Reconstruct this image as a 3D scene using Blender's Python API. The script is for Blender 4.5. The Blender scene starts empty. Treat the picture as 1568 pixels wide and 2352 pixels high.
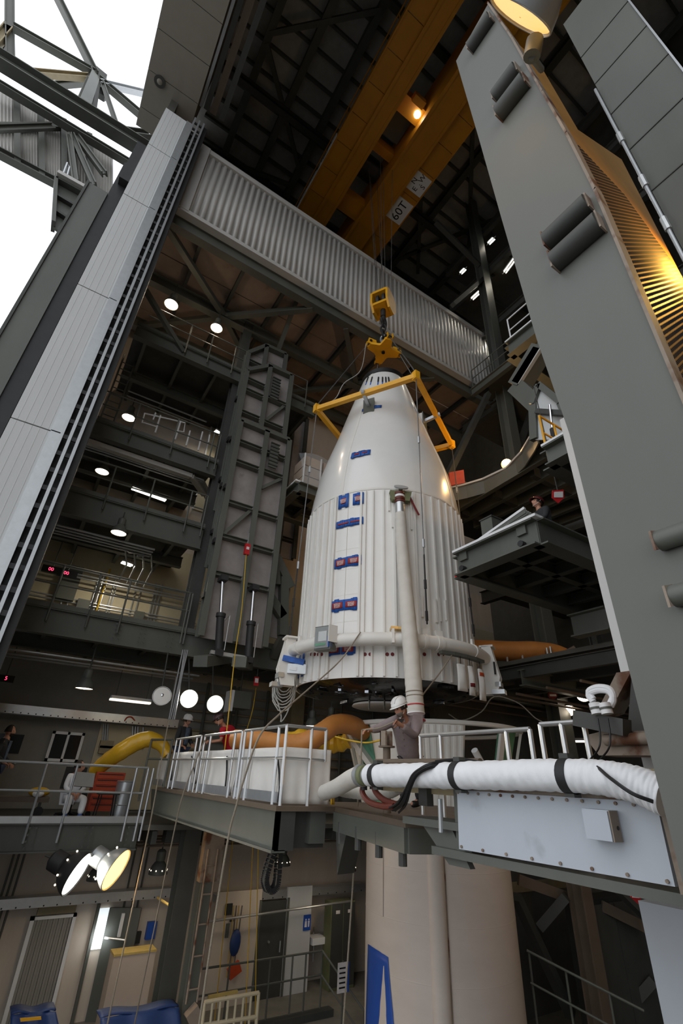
import bpy, bmesh, math, random
from mathutils import Vector as V, Matrix
random.seed(7)
S = bpy.context.scene
C = S.collection
pi = math.pi

# ---------------------------------------------------------------- camera
# camera stands at the origin; X runs along the band wall, Y away from the viewer, Z up (z = 0 is eye level)
FPX = 1080.4
_p, _r, _h = [math.radians(a) for a in (29.457, -2.685, 31.619)]
FW = V((math.sin(_h)*math.cos(_p), math.cos(_h)*math.cos(_p), math.sin(_p)))
_rt = V((math.cos(_h), -math.sin(_h), 0)); _up = _rt.cross(FW)
RT = _rt*math.cos(_r) - _up*math.sin(_r)
UP = _rt*math.sin(_r) + _up*math.cos(_r)
cd = bpy.data.cameras.new('camera'); cam = bpy.data.objects.new('camera', cd); C.objects.link(cam)
cd.sensor_fit = 'VERTICAL'; cd.sensor_height = 36; cd.sensor_width = 24; cd.lens = 36*FPX/2352
cd.clip_start = .05; cd.clip_end = 500
mw = Matrix.Identity(4)
for i in range(3):
    mw[i][0], mw[i][1], mw[i][2] = RT[i], UP[i], -FW[i]
cam.matrix_world = mw
S.camera = cam

# ---------------------------------------------------------------- sky and exposure
w = bpy.data.worlds.new('World'); S.world = w; w.use_nodes = True
nt = w.node_tree; nt.nodes.clear()
bg = nt.nodes.new('ShaderNodeBackground'); wo = nt.nodes.new('ShaderNodeOutputWorld')
tc = nt.nodes.new('ShaderNodeTexCoord'); nz = nt.nodes.new('ShaderNodeTexNoise'); cr = nt.nodes.new('ShaderNodeValToRGB')
nz.inputs['Scale'].default_value = 2.0; nz.inputs['Detail'].default_value = 4
cr.color_ramp.elements[0].color = (.86, .92, 1, 1); cr.color_ramp.elements[1].color = (.98, .99, 1, 1)
nt.links.new(tc.outputs['Generated'], nz.inputs['Vector']); nt.links.new(nz.outputs['Fac'], cr.inputs['Fac'])
nt.links.new(cr.outputs['Color'], bg.inputs['Color']); nt.links.new(bg.outputs[0], wo.inputs[0])
bg.inputs['Strength'].default_value = 2.1
S.view_settings.view_transform = 'Standard'; S.view_settings.look = 'None'
S.view_settings.gamma = 1; S.view_settings.use_curve_mapping = False
S.view_settings.exposure = -0.5

# ---------------------------------------------------------------- helpers
def ray(x, y): return RT*((x-784)/FPX) - UP*((y-1176)/FPX) + FW
def P(x, y, X=None, Y=None, Z=None, d=None):
    v = ray(x, y)
    t = X/v.x if X is not None else Y/v.y if Y is not None else Z/v.z if Z is not None else d
    return v*t
def Pr(x, y, c, prof):
    """first hit of the sight line with a body of revolution at c; prof = [(r, z), ...] rising"""
    v = ray(x, y)
    def rad(z):
        if z <= prof[0][1]: return prof[0][0]
        for (r0, z0), (r1, z1) in zip(prof, prof[1:]):
            if z <= z1: return r0+(r1-r0)*(z-z0)/(z1-z0)
        return prof[-1][0]
    t = 3.0
    while t < 40:
        p = v*t
        if math.hypot(p.x-c[0], p.y-c[1]) <= rad(p.z): break
        t += .01
    return v*t
def lerp(a, b, t): return V(a)+(V(b)-V(a))*t

class G:
    """collects shapes in world coordinates; .o() links them as one mesh object with its origin at its base"""
    def __init__(s): s.v = []; s.f = []
    def add(s, vs, fs):
        n = len(s.v); s.v += [V(q) for q in vs]; s.f += [tuple(i+n for i in f) for f in fs]; return s
    def box(s, x0, y0, z0, x1, y1, z1):
        return s.add([(x0,y0,z0),(x1,y0,z0),(x1,y1,z0),(x0,y1,z0),(x0,y0,z1),(x1,y0,z1),(x1,y1,z1),(x0,y1,z1)],
                     [(3,2,1,0),(4,5,6,7),(0,1,5,4),(1,2,6,5),(2,3,7,6),(3,0,4,7)])
    def frame(s, p, q, up):
        d = (q-p).normalized(); up = V(up)
        if abs(d.dot(up)) > .98: up = V((1,0,0)) if abs(d.x) < .9 else V((0,1,0))
        a = d.cross(up).normalized(); return d, a, a.cross(d).normalized()
    def beam(s, p, q, w, h, up=(0,0,1), w2=None, h2=None):
        p, q = V(p), V(q); d, a, b = s.frame(p, q, up); w2 = w2 or w; h2 = h2 or h
        vs = [p+a*(i*w/2)+b*(j*h/2) for i, j in ((-1,-1),(1,-1),(1,1),(-1,1))]+[q+a*(i*w2/2)+b*(j*h2/2) for i, j in ((-1,-1),(1,-1),(1,1),(-1,1))]
        return s.add(vs, [(3,2,1,0),(4,5,6,7),(0,1,5,4),(1,2,6,5),(2,3,7,6),(3,0,4,7)])
    def ibeam(s, p, q, w, h, t=.03, up=(0,0,1)):
        p, q = V(p), V(q); d, a, b = s.frame(p, q, up)
        s.beam(p+b*(h/2-t/2), q+b*(h/2-t/2), w, t, up); s.beam(p-b*(h/2-t/2), q-b*(h/2-t/2), w, t, up)
        return s.beam(p, q, t, h-2*t, up)
    def tube(s, p, q, r, n=8, r2=None, cap=True):
        p, q = V(p), V(q); d, a, b = s.frame(p, q, (0,0,1)); r2 = r if r2 is None else r2
        vs = [p+(a*math.cos(2*pi*i/n)+b*math.sin(2*pi*i/n))*r for i in range(n)]+[q+(a*math.cos(2*pi*i/n)+b*math.sin(2*pi*i/n))*r2 for i in range(n)]
        fs = [(i, (i+1) % n, n+(i+1) % n, n+i) for i in range(n)]
        if cap: fs += [tuple(range(n-1, -1, -1)), tuple(range(n, 2*n))]
        return s.add(vs, fs)
    def path(s, pts, r, n=8, smooth=0, closed=False, rr=None, disp=None):
        pts = [V(q) for q in pts]
        if smooth:
            o = []; m = len(pts)
            for i in range(m if closed else m-1):
                a = pts[(i-1) % m] if (closed or i > 0) else pts[0]*2-pts[1]
                b, c = pts[i], pts[(i+1) % m]
                e = pts[(i+2) % m] if (closed or i+2 < m) else pts[-1]*2-pts[-2]
                for k in range(smooth):
                    t = k/smooth
                    o.append(.5*((2*b)+(c-a)*t+(2*a-5*b+4*c-e)*t*t+(3*b-a-3*c+e)*t**3))
            if not closed: o.append(pts[-1])
            pts = o
        m = len(pts); rings = []; nrm = None
        for i in range(m):
            if closed: d = pts[(i+1) % m]-pts[i-1]
            else: d = pts[min(i+1, m-1)]-pts[max(i-1, 0)]
            d.normalize()
            if nrm is None: nrm = d.orthogonal().normalized()
            nrm = (nrm-d*nrm.dot(d)).normalized(); b = d.cross(nrm)
            R = r if rr is None else r*rr(i/(m-1))
            rings.append([pts[i]+(nrm*math.cos(2*pi*k/n)+b*math.sin(2*pi*k/n))*(R*(1+disp(i/(m-1),2*pi*k/n)) if disp else R) for k in range(n)])
        vs = [q for g in rings for q in g]; fs = []
        for i in range(m if closed else m-1):
            j = (i+1) % m
            for k in range(n): fs.append((i*n+k, i*n+(k+1) % n, j*n+(k+1) % n, j*n+k))
        if not closed: fs += [tuple(range(n-1, -1, -1)), tuple(range((m-1)*n, m*n))]
        return s.add(vs, fs)
    def lathe(s, prof, c=(0,0,0), n=32, M=None, a0=0, a1=2*pi, cap=True):
        full = abs(a1-a0-2*pi) < 1e-6; m = n if full else n+1; c = V(c); vs = []
        for r, z in prof:
            for k in range(m):
                a = a0+(a1-a0)*k/n; q = V((r*math.cos(a), r*math.sin(a), z))
                vs.append((M @ q if M else q)+c)
        fs = []
        for i in range(len(prof)-1):
            for k in range(n): fs.append((i*m+k, i*m+(k+1) % m, (i+1)*m+(k+1) % m, (i+1)*m+k))
        if cap and full:
            fs += [tuple(range(m-1, -1, -1)), tuple(range((len(prof)-1)*m, len(prof)*m))]
        return s.add(vs, fs)
    def prism(s, poly, vec):
        n = len(poly); vec = V(vec); vs = [V(q) for q in poly]+[V(q)+vec for q in poly]
        return s.add(vs, [tuple(range(n-1, -1, -1)), tuple(range(n, 2*n))]+[(i, (i+1) % n, n+(i+1) % n, n+i) for i in range(n)])
    def ball(s, c, r, n=10, sc=(1,1,1)):
        pr = [(max(.001, math.sin(pi*i/n))*r, -math.cos(pi*i/n)*r) for i in range(n+1)]
        k = len(s.v); s.lathe(pr, n=n+4)
        for i in range(k, len(s.v)): s.v[i] = V((s.v[i].x*sc[0], s.v[i].y*sc[1], s.v[i].z*sc[2]))+V(c)
        return s
    def sheet(s, fn, nu, nv, th=None):
        vs = [fn(i/nu, j/nv) for j in range(nv+1) for i in range(nu+1)]
        fs = [(j*(nu+1)+i, j*(nu+1)+i+1, (j+1)*(nu+1)+i+1, (j+1)*(nu+1)+i) for j in range(nv) for i in range(nu)]
        return s.add(vs, fs)
    def o(s, name, m, parent=None, label=None, cat=None, group=None, kind=None, sharp=.6, solid=0, local=False):
        me = bpy.data.meshes.new(name); vs = s.v
        if local or not vs: ctr = V((0,0,0))
        else:
            lo = [min(q[i] for q in vs) for i in range(3)]; hi = [max(q[i] for q in vs) for i in range(3)]
            ctr = V(((lo[0]+hi[0])/2, (lo[1]+hi[1])/2, lo[2]))
        me.from_pydata([q-ctr for q in vs], [], s.f)
        bm = bmesh.new(); bm.from_mesh(me); bmesh.ops.recalc_face_normals(bm, faces=bm.faces); bm.to_mesh(me); bm.free()
        for p_ in me.polygons: p_.use_smooth = True
        me.set_sharp_from_angle(angle=sharp)
        me.materials.append(MT[m])
        ob = bpy.data.objects.new(name, me); C.objects.link(ob); ob.location = ctr
        if solid:
            md = ob.modifiers.new('thickness', 'SOLIDIFY'); md.thickness = solid; md.offset = 0
        if parent is not None:
            ob.parent = parent; par = V((0,0,0)); a = parent
            while a is not None: par += V(a.location); a = a.parent
            ob.location = ctr-par
        tag(ob, label, cat, group, kind); return ob
def tag(o, label=None, cat=None, group=None, kind=None):
    for k, v_ in (('label', label), ('category', cat), ('group', group), ('kind', kind)):
        if v_: o[k] = v_
    return o
def thing(name, label=None, cat=None, group=None, loc=(0,0,0), kind=None):
    o = bpy.data.objects.new(name, None); C.objects.link(o); o.location = loc; o.empty_display_size = .1
    return tag(o, label, cat, group, kind)
def clone(o, M=None, parent=None, label=None, group=None):
    c = o.copy(); C.objects.link(c)
    if parent is not None: c.parent = parent
    if M is not None: c.matrix_local = M
    if label: c['label'] = label
    if group: c['group'] = group
    for ch in list(o.children): clone(ch, None, c)
    return c
def light(kind, loc, power, col=(1,1,1), size=.1, rot=None, spot=None, parent=None):
    l = bpy.data.lights.new('lamp_light', kind); l.energy = power; l.color = col
    if kind == 'AREA': l.size = size
    else: l.shadow_soft_size = size
    if spot: l.spot_size = spot; l.spot_blend = .6
    o = bpy.data.objects.new('lamp_light', l); C.objects.link(o); o.location = loc
    if rot is not None: o.rotation_euler = rot
    return o

# ---------------------------------------------------------------- materials
MT = {}
def srgb(*c): return tuple(((v/255)/12.92 if v <= 10 else ((v/255+.055)/1.055)**2.4) for v in c)
def mat(name, col, rough=.55, metal=0, var=.18, scale=2.5, bump=0, bscale=60, streak=0, coat=0, trans=0, alpha=1, spec=.5, stain=None):
    m = bpy.data.materials.new(name); m.use_nodes = True; MT[name] = m
    n = m.node_tree.nodes; L = m.node_tree.links.new; b = n['Principled BSDF']
    ge = n.new('ShaderNodeNewGeometry'); no = n.new('ShaderNodeTexNoise'); mp = n.new('ShaderNodeMapping')
    L(ge.outputs['Position'], mp.inputs['Vector']); L(mp.outputs[0], no.inputs['Vector'])
    if streak: mp.inputs['Scale'].default_value = (1, 1, streak)
    no.inputs['Scale'].default_value = scale; no.inputs['Detail'].default_value = 6; no.inputs['Roughness'].default_value = .62
    r = n.new('ShaderNodeValToRGB'); r.color_ramp.elements[0].position = .3; r.color_ramp.elements[1].position = .7
    r.color_ramp.elements[0].color = tuple(v*(1-var) for v in col)+(1,); r.color_ramp.elements[1].color = tuple(min(1, v*(1+var)) for v in col)+(1,)
    L(no.outputs['Fac'], r.inputs['Fac']); out = r.outputs['Color']
    if stain:
        n2 = n.new('ShaderNodeTexNoise'); n2.inputs['Scale'].default_value = stain[2]; n2.inputs['Detail'].default_value = 8; L(mp.outputs[0], n2.inputs['Vector'])
        r2 = n.new('ShaderNodeValToRGB'); r2.color_ramp.elements[0].position = stain[1]; r2.color_ramp.elements[1].position = stain[1]+.1
        L(n2.outputs['Fac'], r2.inputs['Fac']); mx = n.new('ShaderNodeMixRGB'); L(r2.outputs['Color'], mx.inputs['Fac'])
        L(out, mx.inputs['Color1']); mx.inputs['Color2'].default_value = stain[0]+(1,); out = mx.outputs['Color']
    L(out, b.inputs['Base Color'])
    b.inputs['Roughness'].default_value = rough; b.inputs['Metallic'].default_value = metal; b.inputs['Specular IOR Level'].default_value = spec
    if coat: b.inputs['Coat Weight'].default_value = coat; b.inputs['Coat Roughness'].default_value = .12
    if trans: b.inputs['Transmission Weight'].default_value = trans
    if alpha < 1: b.inputs['Alpha'].default_value = alpha
    if bump:
        nb = n.new('ShaderNodeTexNoise'); nb.inputs['Scale'].default_value = bscale; nb.inputs['Detail'].default_value = 4
        L(mp.outputs[0], nb.inputs['Vector']); bp = n.new('ShaderNodeBump'); bp.inputs['Strength'].default_value = bump; bp.inputs['Distance'].default_value = .02
        L(nb.outputs['Fac'], bp.inputs['Height']); L(bp.outputs[0], b.inputs['Normal'])
    return m
def emis(name, col, st):
    m = bpy.data.materials.new(name); m.use_nodes = True; MT[name] = m
    b = m.node_tree.nodes['Principled BSDF']; b.inputs['Base Color'].default_value = (.8,.8,.8,1)
    b.inputs['Emission Color'].default_value = col+(1,); b.inputs['Emission Strength'].default_value = st
    return m
mat('asphalt', srgb(84,83,80), .9)
mat('steel', srgb(93,95,88), .5, var=.12, scale=1.3, streak=.3)            # grey-green paint
mat('steel_dark', srgb(68,69,65), .6, var=.15)
mat('steel_smooth', srgb(95,96,90), .5, var=.07, scale=.9, bump=.03, bscale=14, streak=.4)
mat('black_steel', srgb(40,40,41), .6)
mat('white_panel', srgb(206,207,206), .5, var=.03, streak=.2)
mat('white_rib', srgb(194,191,186), .4, metal=.0, var=.04)
mat('soffit', srgb(150,144,133), .7, var=.04)
mat('galv', srgb(185,188,190), .35, metal=.6, var=.06, scale=8)
mat('alu', srgb(205,206,206), .33, metal=.75, var=.05, scale=6)
mat('chrome', srgb(225,225,228), .12, metal=1, var=.02)
mat('cream_wall', srgb(196,184,155), .7, var=.06, streak=.3, bump=.05, bscale=8)
mat('grey_wall', srgb(150,147,140), .75, var=.08)
mat('pink_wall', srgb(206,193,178), .75, var=.07, streak=.3)
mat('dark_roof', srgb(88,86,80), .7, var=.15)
mat('roof_sheet', srgb(200,197,190), .7, var=.12)
mat('ceil_panel', srgb(158,138,125), .7, var=.14, scale=1.4, stain=(srgb(118,96,84), .62, 1.2))
mat('plate', srgb(150,143,139), .6, var=.16, scale=2.2, stain=(srgb(112,104,100), .66, 1.4))
mat('concrete', srgb(128,124,116), .8, var=.15)
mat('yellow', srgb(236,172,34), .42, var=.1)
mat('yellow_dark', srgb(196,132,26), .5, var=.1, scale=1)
mat('shell', srgb(236,234,230), .28, var=.02, coat=.35)
mat('shell_matte', srgb(232,229,223), .42, var=.03)
mat('black', srgb(20,20,21), .5)
mat('black_film', srgb(22,22,24), .22, var=.3, bump=.8, bscale=5)
mat('mirror_film', srgb(150,152,158), .15, metal=1, bump=.6, bscale=9)
mat('tape', srgb(38,92,176), .55, var=.2, scale=14, bump=.2)
mat('red_cover', srgb(158,52,52), .6, var=.1)
mat('dark_red', srgb(112,22,26), .55)
mat('red', srgb(196,30,36), .5)
mat('white', srgb(238,238,238), .45, var=.03)
mat('letter', srgb(30,30,30), .6)
mat('letter_white', srgb(235,230,230), .6)
mat('duct', srgb(216,211,202), .75, var=.05, bump=.35, bscale=9)
mat('duct_white', srgb(238,239,241), .6, var=.03, bump=.3, bscale=10)
mat('canvas', srgb(228,224,218), .8, var=.04, bump=.25, bscale=5)
mat('rope', srgb(152,141,124), .85, var=.15, bump=.6, bscale=90)
mat('wire', srgb(120,120,120), .4, metal=.7)
mat('yellow_rope', srgb(206,166,40), .7)
mat('cable', srgb(24,24,26), .5)
mat('cable_grey', srgb(176,176,172), .55)
mat('rubber_red', srgb(104,46,34), .45, var=.2)
mat('brown', srgb(104,90,76), .6, var=.12)
mat('tan', srgb(152,138,108), .6, var=.14, stain=(srgb(110,92,62), .64, 3))
mat('rust', srgb(140,126,112), .7, var=.2, stain=(srgb(96,60,38), .52, 3))
mat('panel_blue', srgb(186,192,200), .5, var=.04, scale=1.6, stain=(srgb(160,164,170), .68, 2))
mat('orange_duct', srgb(196,130,66), .5, var=.12, bump=.5, bscale=4)
mat('yellow_duct', srgb(224,176,44), .32, var=.12, bump=.7, bscale=5)
mat('booster', srgb(216,205,197), .42, var=.04, scale=1.2, streak=3)
mat('blue_paint', srgb(38,84,176), .45, var=.12, scale=2)
mat('blue_tarp', srgb(34,58,108), .5, var=.15, bump=.3, bscale=6)
mat('green_primer', srgb(104,158,128), .55)
mat('olive', srgb(118,122,88), .6)
mat('wood', srgb(196,168,96), .7, var=.14, scale=6)
mat('box_card', srgb(196,178,162), .75, var=.04)
mat('dark_plastic', srgb(44,46,44), .5)
mat('glass_dark', srgb(36,38,40), .1, var=.05)
mat('orange', srgb(186,70,34), .5)
mat('clear', srgb(220,225,228), .12, var=.02, alpha=.28)
mat('mesh_panel', srgb(172,124,58), .5, metal=.2, var=.12)
mat('skin', srgb(190,138,112), .55, var=.06, scale=20)
mat('hair', srgb(46,36,30), .7, var=.2, scale=40)
mat('grey_beard', srgb(120,110,102), .8, var=.2, scale=60)
mat('shirt_grey', srgb(148,134,134), .85, var=.08, scale=12, bump=.3, bscale=18)
mat('shirt_red', srgb(196,28,44), .85, var=.08, bump=.3, bscale=18)
mat('jacket', srgb(48,50,52), .8, var=.12, bump=.3, bscale=18)
mat('tee', srgb(86,100,118), .85, var=.45, scale=14)
mat('jeans', srgb(54,68,94), .85, var=.15)
mat('dark_trousers', srgb(50,48,50), .85)
mat('coverall', srgb(234,234,236), .7, var=.03, bump=.4, bscale=12)
mat('shoe_cover', srgb(70,110,180), .7)
mat('hat_white', srgb(240,238,236), .35)
mat('hat_dark', srgb(96,36,36), .35)
mat('hat_decal', srgb(92,72,76), .4, var=.5, scale=24)
mat('amber_inside', srgb(240,200,130), .25, metal=.6)
emis('glow_warm', (1,.84,.64), 9); emis('glow_white', (1,.97,.84), 12); emis('glow_tube', (1,.93,.74), 7)
emis('glow_amber', (1,.55,.12), 6); emis('glow_red', (1,.05,.15), 3); emis('glow_day', (.85,.95,1), 1.1)
emis('glow_bell', (1,.5,.1), 1.6); emis('glow_dim', (1,.9,.7), 2.5)
# ================================================================ STRUCTURE
WB = 16.6      # back wall plane
FZ = -5.35     # ground floor
fl = G().box(-1,-16,FZ-.3,22,WB+.3,FZ).o('floor', 'concrete', kind='structure', label='bare concrete ground floor of the tall hall')
apron = G().box(-60,-60,FZ-.32,-1.01,60,FZ-.02).o('floor', 'asphalt', kind='structure', label='dark asphalt apron outside the tall door')
wb = thing('wall_back', 'cream back wall behind the stacked galleries', kind='structure', loc=(6,WB,FZ))
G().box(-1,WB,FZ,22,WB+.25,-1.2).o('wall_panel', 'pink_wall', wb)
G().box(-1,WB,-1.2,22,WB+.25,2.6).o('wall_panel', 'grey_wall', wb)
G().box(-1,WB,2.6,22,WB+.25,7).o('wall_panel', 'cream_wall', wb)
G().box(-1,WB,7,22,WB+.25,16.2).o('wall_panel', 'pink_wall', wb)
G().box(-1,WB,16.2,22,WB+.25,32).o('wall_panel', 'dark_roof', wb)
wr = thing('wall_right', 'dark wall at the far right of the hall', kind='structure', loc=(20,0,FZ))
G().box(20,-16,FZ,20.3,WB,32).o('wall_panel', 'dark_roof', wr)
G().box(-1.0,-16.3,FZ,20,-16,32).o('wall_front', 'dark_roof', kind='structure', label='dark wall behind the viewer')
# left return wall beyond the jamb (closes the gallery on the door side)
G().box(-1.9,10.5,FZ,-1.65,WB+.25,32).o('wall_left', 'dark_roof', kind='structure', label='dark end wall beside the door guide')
# roof
ce = thing('ceiling', 'dark high roof with purlins and braces over the crane', kind='structure', loc=(8,0,32))
G().box(-3,-16.3,32,20.3,WB+.3,32.3).o('roof_deck', 'roof_sheet', ce)
for i in range(26):
    y = -13+i*1.16
    G().beam((-1,y,31.85),(20,y,31.85),.12,.28).o('purlin', 'steel', ce)
for x in (.6, 2.6, 4.6, 10.6, 12.8, 16.5):
    G().ibeam((x,-16,31.4),(x,WB,31.4),.35,.7).o('rafter', 'steel', ce)
for (x0,y0,x1,y1) in ((.6,10,4.6,14),(4.6,6,.6,9.6),(10.6,10,14.6,15),(12.8,15,16.5,9),(2.6,2,.6,6),(10.6,6,16.5,12),(.6,16,4.6,15)):
    G().beam((x0,y0,31.1),(x1,y1,31.1),.22,.22).o('brace', 'steel', ce)
for y in (5.5, 11.8, 15.8):
    G().ibeam((-1,y,30.6),(20,y,30.6),.3,.6).o('tie_beam', 'steel_dark', ce)
# header soffit over the door opening
so = thing('trim_1', 'beige panelled soffit above the open door', kind='structure', loc=(-1.9,0,22))
ys = -15.9
while ys < 12:
    G().box(-2.86,ys,22,-1.02,min(ys+1.28,12.1),22.06).o('panel', 'soffit', so); ys += 1.3
G().box(-2.84,-16,22.05,-1.06,12,32).o('header_wall', 'soffit', so)
for x, rr, m in ((-.92,.05,'galv'),(-.72,.09,'steel_dark'),(-.45,.12,'brown'),(-.1,.1,'steel_dark')):
    G().beam((x,-15,22.3+rr),(x,10.2,22.3+rr),rr*2,.3).o('door_track', m, so)
sl = thing('soffit_light', 'small round recessed light in the beige soffit', 'light', loc=P(367,187,Z=22))
c0 = P(367,187,Z=22)
G().lathe([(.2,-.04),(.2,.0),(.13,.0)],c0,20).o('rim','steel_dark',sl); G().ball(c0,.13,8,(1,1,.5)).o('lens','soffit',sl)
# white door jamb column and its guide rails
jb = thing('trim_2', 'tall white panelled door jamb', kind='structure', loc=(-1.4,10,FZ))
zs = [FZ,-2,2.2,6.1,10.4,14.6,17.6,20.2]
for z0, z1 in zip(zs, zs[1:]):
    G().box(-1.84,9.98,z0+.015,-1.12,10.12,z1-.015).o('panel', 'white_panel', jb)
    for k in range(5):
        x = -1.74+k*.14
        G().box(x,9.976,z0+.02,x+.012,9.985,z1-.02).o('seam_rib', 'white_panel', jb)
    G().box(-1.115,9.94,z0+.015,-.93,10.12,z1-.015).o('edge_strip', 'galv', jb)
G().box(-1.82,10.12,FZ,-.6,10.5,20.1).o('core', 'black_steel', jb)
lg = thing('guide_rail', 'galvanised ladder-like door guide beside the white jamb', 'door guide', loc=(-.75,9.9,FZ))
for x in (-.9,-.74,-.58):
    G().beam((x,9.9,FZ),(x,9.9,20.6),.045,.06).o('rail','galv',lg)
zz = -2.0
while zz < 20.4:
    G().box(-.9,9.9,zz,-.58,9.94,zz+.1).o('rung','black_steel',lg); zz += .42
G().box(-.6,10.0,FZ,-.42,10.3,20.6).o('back_channel','black_steel',lg)
# corrugated band
bd = thing('wall_band', 'pale corrugated metal band wall high across the hall', kind='structure', loc=(7,10.6,16.2))
g = G(); x = -.5; pitch = .235; n = int(15.6/pitch); vs = []; fs = []
for i in range(n):
    for dx, dy in ((0,0),(.07,0),(.1,-.07),(.2,-.07)): vs.append((x+i*pitch+dx, 10.6+dy))
g.add([(a,b,16.3) for a,b in vs]+[(a,b,20.2) for a,b in vs], [(i,i+1,len(vs)+i+1,len(vs)+i) for i in range(len(vs)-1)])
g.o('corrugated_sheet','white_rib',bd,solid=.01,sharp=.3)
G().box(-.6,10.46,20.15,15.2,10.72,20.42).o('cap_flashing','white_rib',bd)
G().box(-.6,10.44,16.1,15.2,10.7,16.28).o('sill_flashing','white_rib',bd)
G().box(-.62,10.42,16.2,-.1,10.5,20.4).o('end_flashing','white_rib',bd)
G().box(-.6,10.66,16.3,15.2,10.76,20.2).o('backing','dark_roof',bd)
G().ibeam((-.6,10.8,15.85),(15.2,10.8,15.85),.3,.6).o('edge_beam','steel',bd)
# ceiling of the gallery bay under the band
gc = thing('ceiling', 'brown panelled ceiling of the gallery bay under the band wall', kind='structure', loc=(7,13.5,16.2))
for i in range(10):
    for j in range(4):
        G().box(-1+i*1.62,10.95+j*1.42,16.12,.58+i*1.62,12.33+j*1.42,16.2).o('panel','ceil_panel',gc)
for i in range(11):
    G().ibeam((-1.02+i*1.62,10.9,16.0),(-1.02+i*1.62,WB,16.0),.12,.26,.02).o('joist','steel_dark',gc)
for y in (13.2, 15.6):
    G().ibeam((-1,y,15.65),(15.2,y,15.65),.28,.5).o('beam','steel',gc)
for a, b in (((-.6,10.9),(2.3,13.2)),((2.3,13.2),(-.4,15.6)),((2.3,13.2),(5,10.9)),((2.3,13.2),(4.8,15.6)),((6.5,10.9),(8.6,13.2)),((8.6,13.2),(6.2,15.6)),((8.6,13.2),(11.2,10.9))):
    G().beam(a+(15.6,),b+(15.6,),.2,.2).o('brace','steel',gc)
for (a,b) in ((P(690,665,Y=11),P(640,800,Y=12.9)),(P(330,660,Y=12.6),P(420,810,Y=13))):
    G().beam(a,b,.16,.16).o('hanger','steel',gc)
# ---- galleries
def gallery(z, hb, x0, x1, lab, mat_='steel', y0=13.0, soff='dark_roof'):
    f = thing('floor', lab, kind='structure', loc=((x0+x1)/2,(y0+WB)/2,z))
    G().box(x0,y0+.05,z-.1,x1,WB,z).o('deck','steel_dark',f)
    G().ibeam((x0,y0,z-hb/2-.02),(x1,y0,z-hb/2-.02),.22,hb,.03).o('edge_beam',mat_,f)
    G().box(x0,y0-.13,z-.02,x1,y0+.05,z+.1).o('toe_board','alu' if z < 0 else 'steel',f)
    x = x0+.4
    while x < x1:
        G().beam((x,y0+.1,z-.25),(x,WB,z-.25),.1,.3).o('joist',mat_,f); x += 1.25
    G().ibeam((x0,15,z-.45),(x1,15,z-.45),.2,.35).o('cross_beam',mat_,f)
    return f
L1 = gallery(-1.03,.5,-1.6,3.1,'grey steel gallery floor with the seated worker')
L2 = gallery(3.25,.6,-1.6,19.9,'grey steel gallery floor at the cream wall with conduits')
L3 = gallery(6.38,.7,-1.6,3.15,'grey steel gallery floor above the cream conduit wall')
L4 = gallery(8.77,.52,-1.6,3.15,'grey steel gallery floor with the white gate rails')
L5 = gallery(12.95,.5,-.4,6.5,'topmost grey steel gallery floor under the brown ceiling')
def bolts(par, pts, r=.022, n_=(0,-1,0), m='steel'):
    for q in pts:
        q = V(q); G().tube(q, q+V(n_)*.02, r, 6).o('bolt', m, par)
for (f, Y, zc, xs_) in ((L1,12.88,-1.3,(.95,1.07,2.0,2.12,2.85,2.97)),(L2,12.88,2.95,(1.5,1.62,2.1,2.22,2.8,2.92))):
    bolts(f, [(x, Y, zc+d) for x in xs_ for d in (-.16,-.05,.06,.17)], .022)
# columns at the end of the galleries
for k, (x, y) in enumerate(((3.3,13.3),(-1.1,13.2))):
    G().ibeam((x,y,(2.66,FZ)[k]),(x,y,16),.35,.35,.03,up=(0,1,0)).o('column','steel_dark',label=('grey steel column beside the folded platforms','dark steel column behind the door guide')[k],cat='column')
# ================================================================ PAYLOAD FAIRING AND ITS LIFTING GEAR
FC = (7.17, 9.33); FR = 2.1; Z0 = 1.75; ZC = 6.15
CONE = [(2.1,ZC),(2.03,6.7),(1.89,7.5),(1.72,8.1),(1.5,8.8),(1.22,9.8),(.93,10.8),(.72,11.5)]
PROF = [(FR,Z0)]+CONE
fa = thing('payload_fairing', 'large white ribbed payload fairing hanging from the crane', 'rocket fairing', loc=(FC[0],FC[1],Z0))
c3 = (FC[0],FC[1],0)
def text(s_, size, M, name, m, parent, ext=.002):
    cu = bpy.data.curves.new(name,'FONT'); cu.body = s_; cu.size = size; cu.align_x = 'CENTER'; cu.align_y = 'CENTER'; cu.extrude = ext
    cu.resolution_u = 3
    t = bpy.data.objects.new('tmp',cu); C.objects.link(t)
    me = bpy.data.meshes.new_from_object(t.evaluated_get(bpy.context.evaluated_depsgraph_get()))
    bpy.data.objects.remove(t); bpy.data.curves.remove(cu)
    me.transform(M); g = G(); g.add([v.co for v in me.vertices],[tuple(p.vertices) for p in me.polygons]); bpy.data.meshes.remove(me)
    return g.o(name, m, parent)
def tangent_frame(p, c, slope=0):
    """matrix with x along the skin (to the viewer's right), y up the skin, z outward"""
    n = V((p.x-c[0], p.y-c[1], 0)).normalized(); n = (n+V((0,0,slope))).normalized()
    x = V((0,0,1)).cross(n).normalized(); y = n.cross(x)
    M = Matrix.Identity(4)
    for i in range(3): M[i][0], M[i][1], M[i][2], M[i][3] = x[i], y[i], n[i], p[i]
    return M
G().lathe([(FR-.03,Z0),(FR,Z0),(FR,ZC),(FR-.03,ZC)],c3,96,cap=False).o('cylinder_shell','shell',fa)
G().lathe(CONE+[(.69,11.5)],c3,96,cap=False).o('cone_shell','shell',fa,sharp=1.2)
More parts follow.
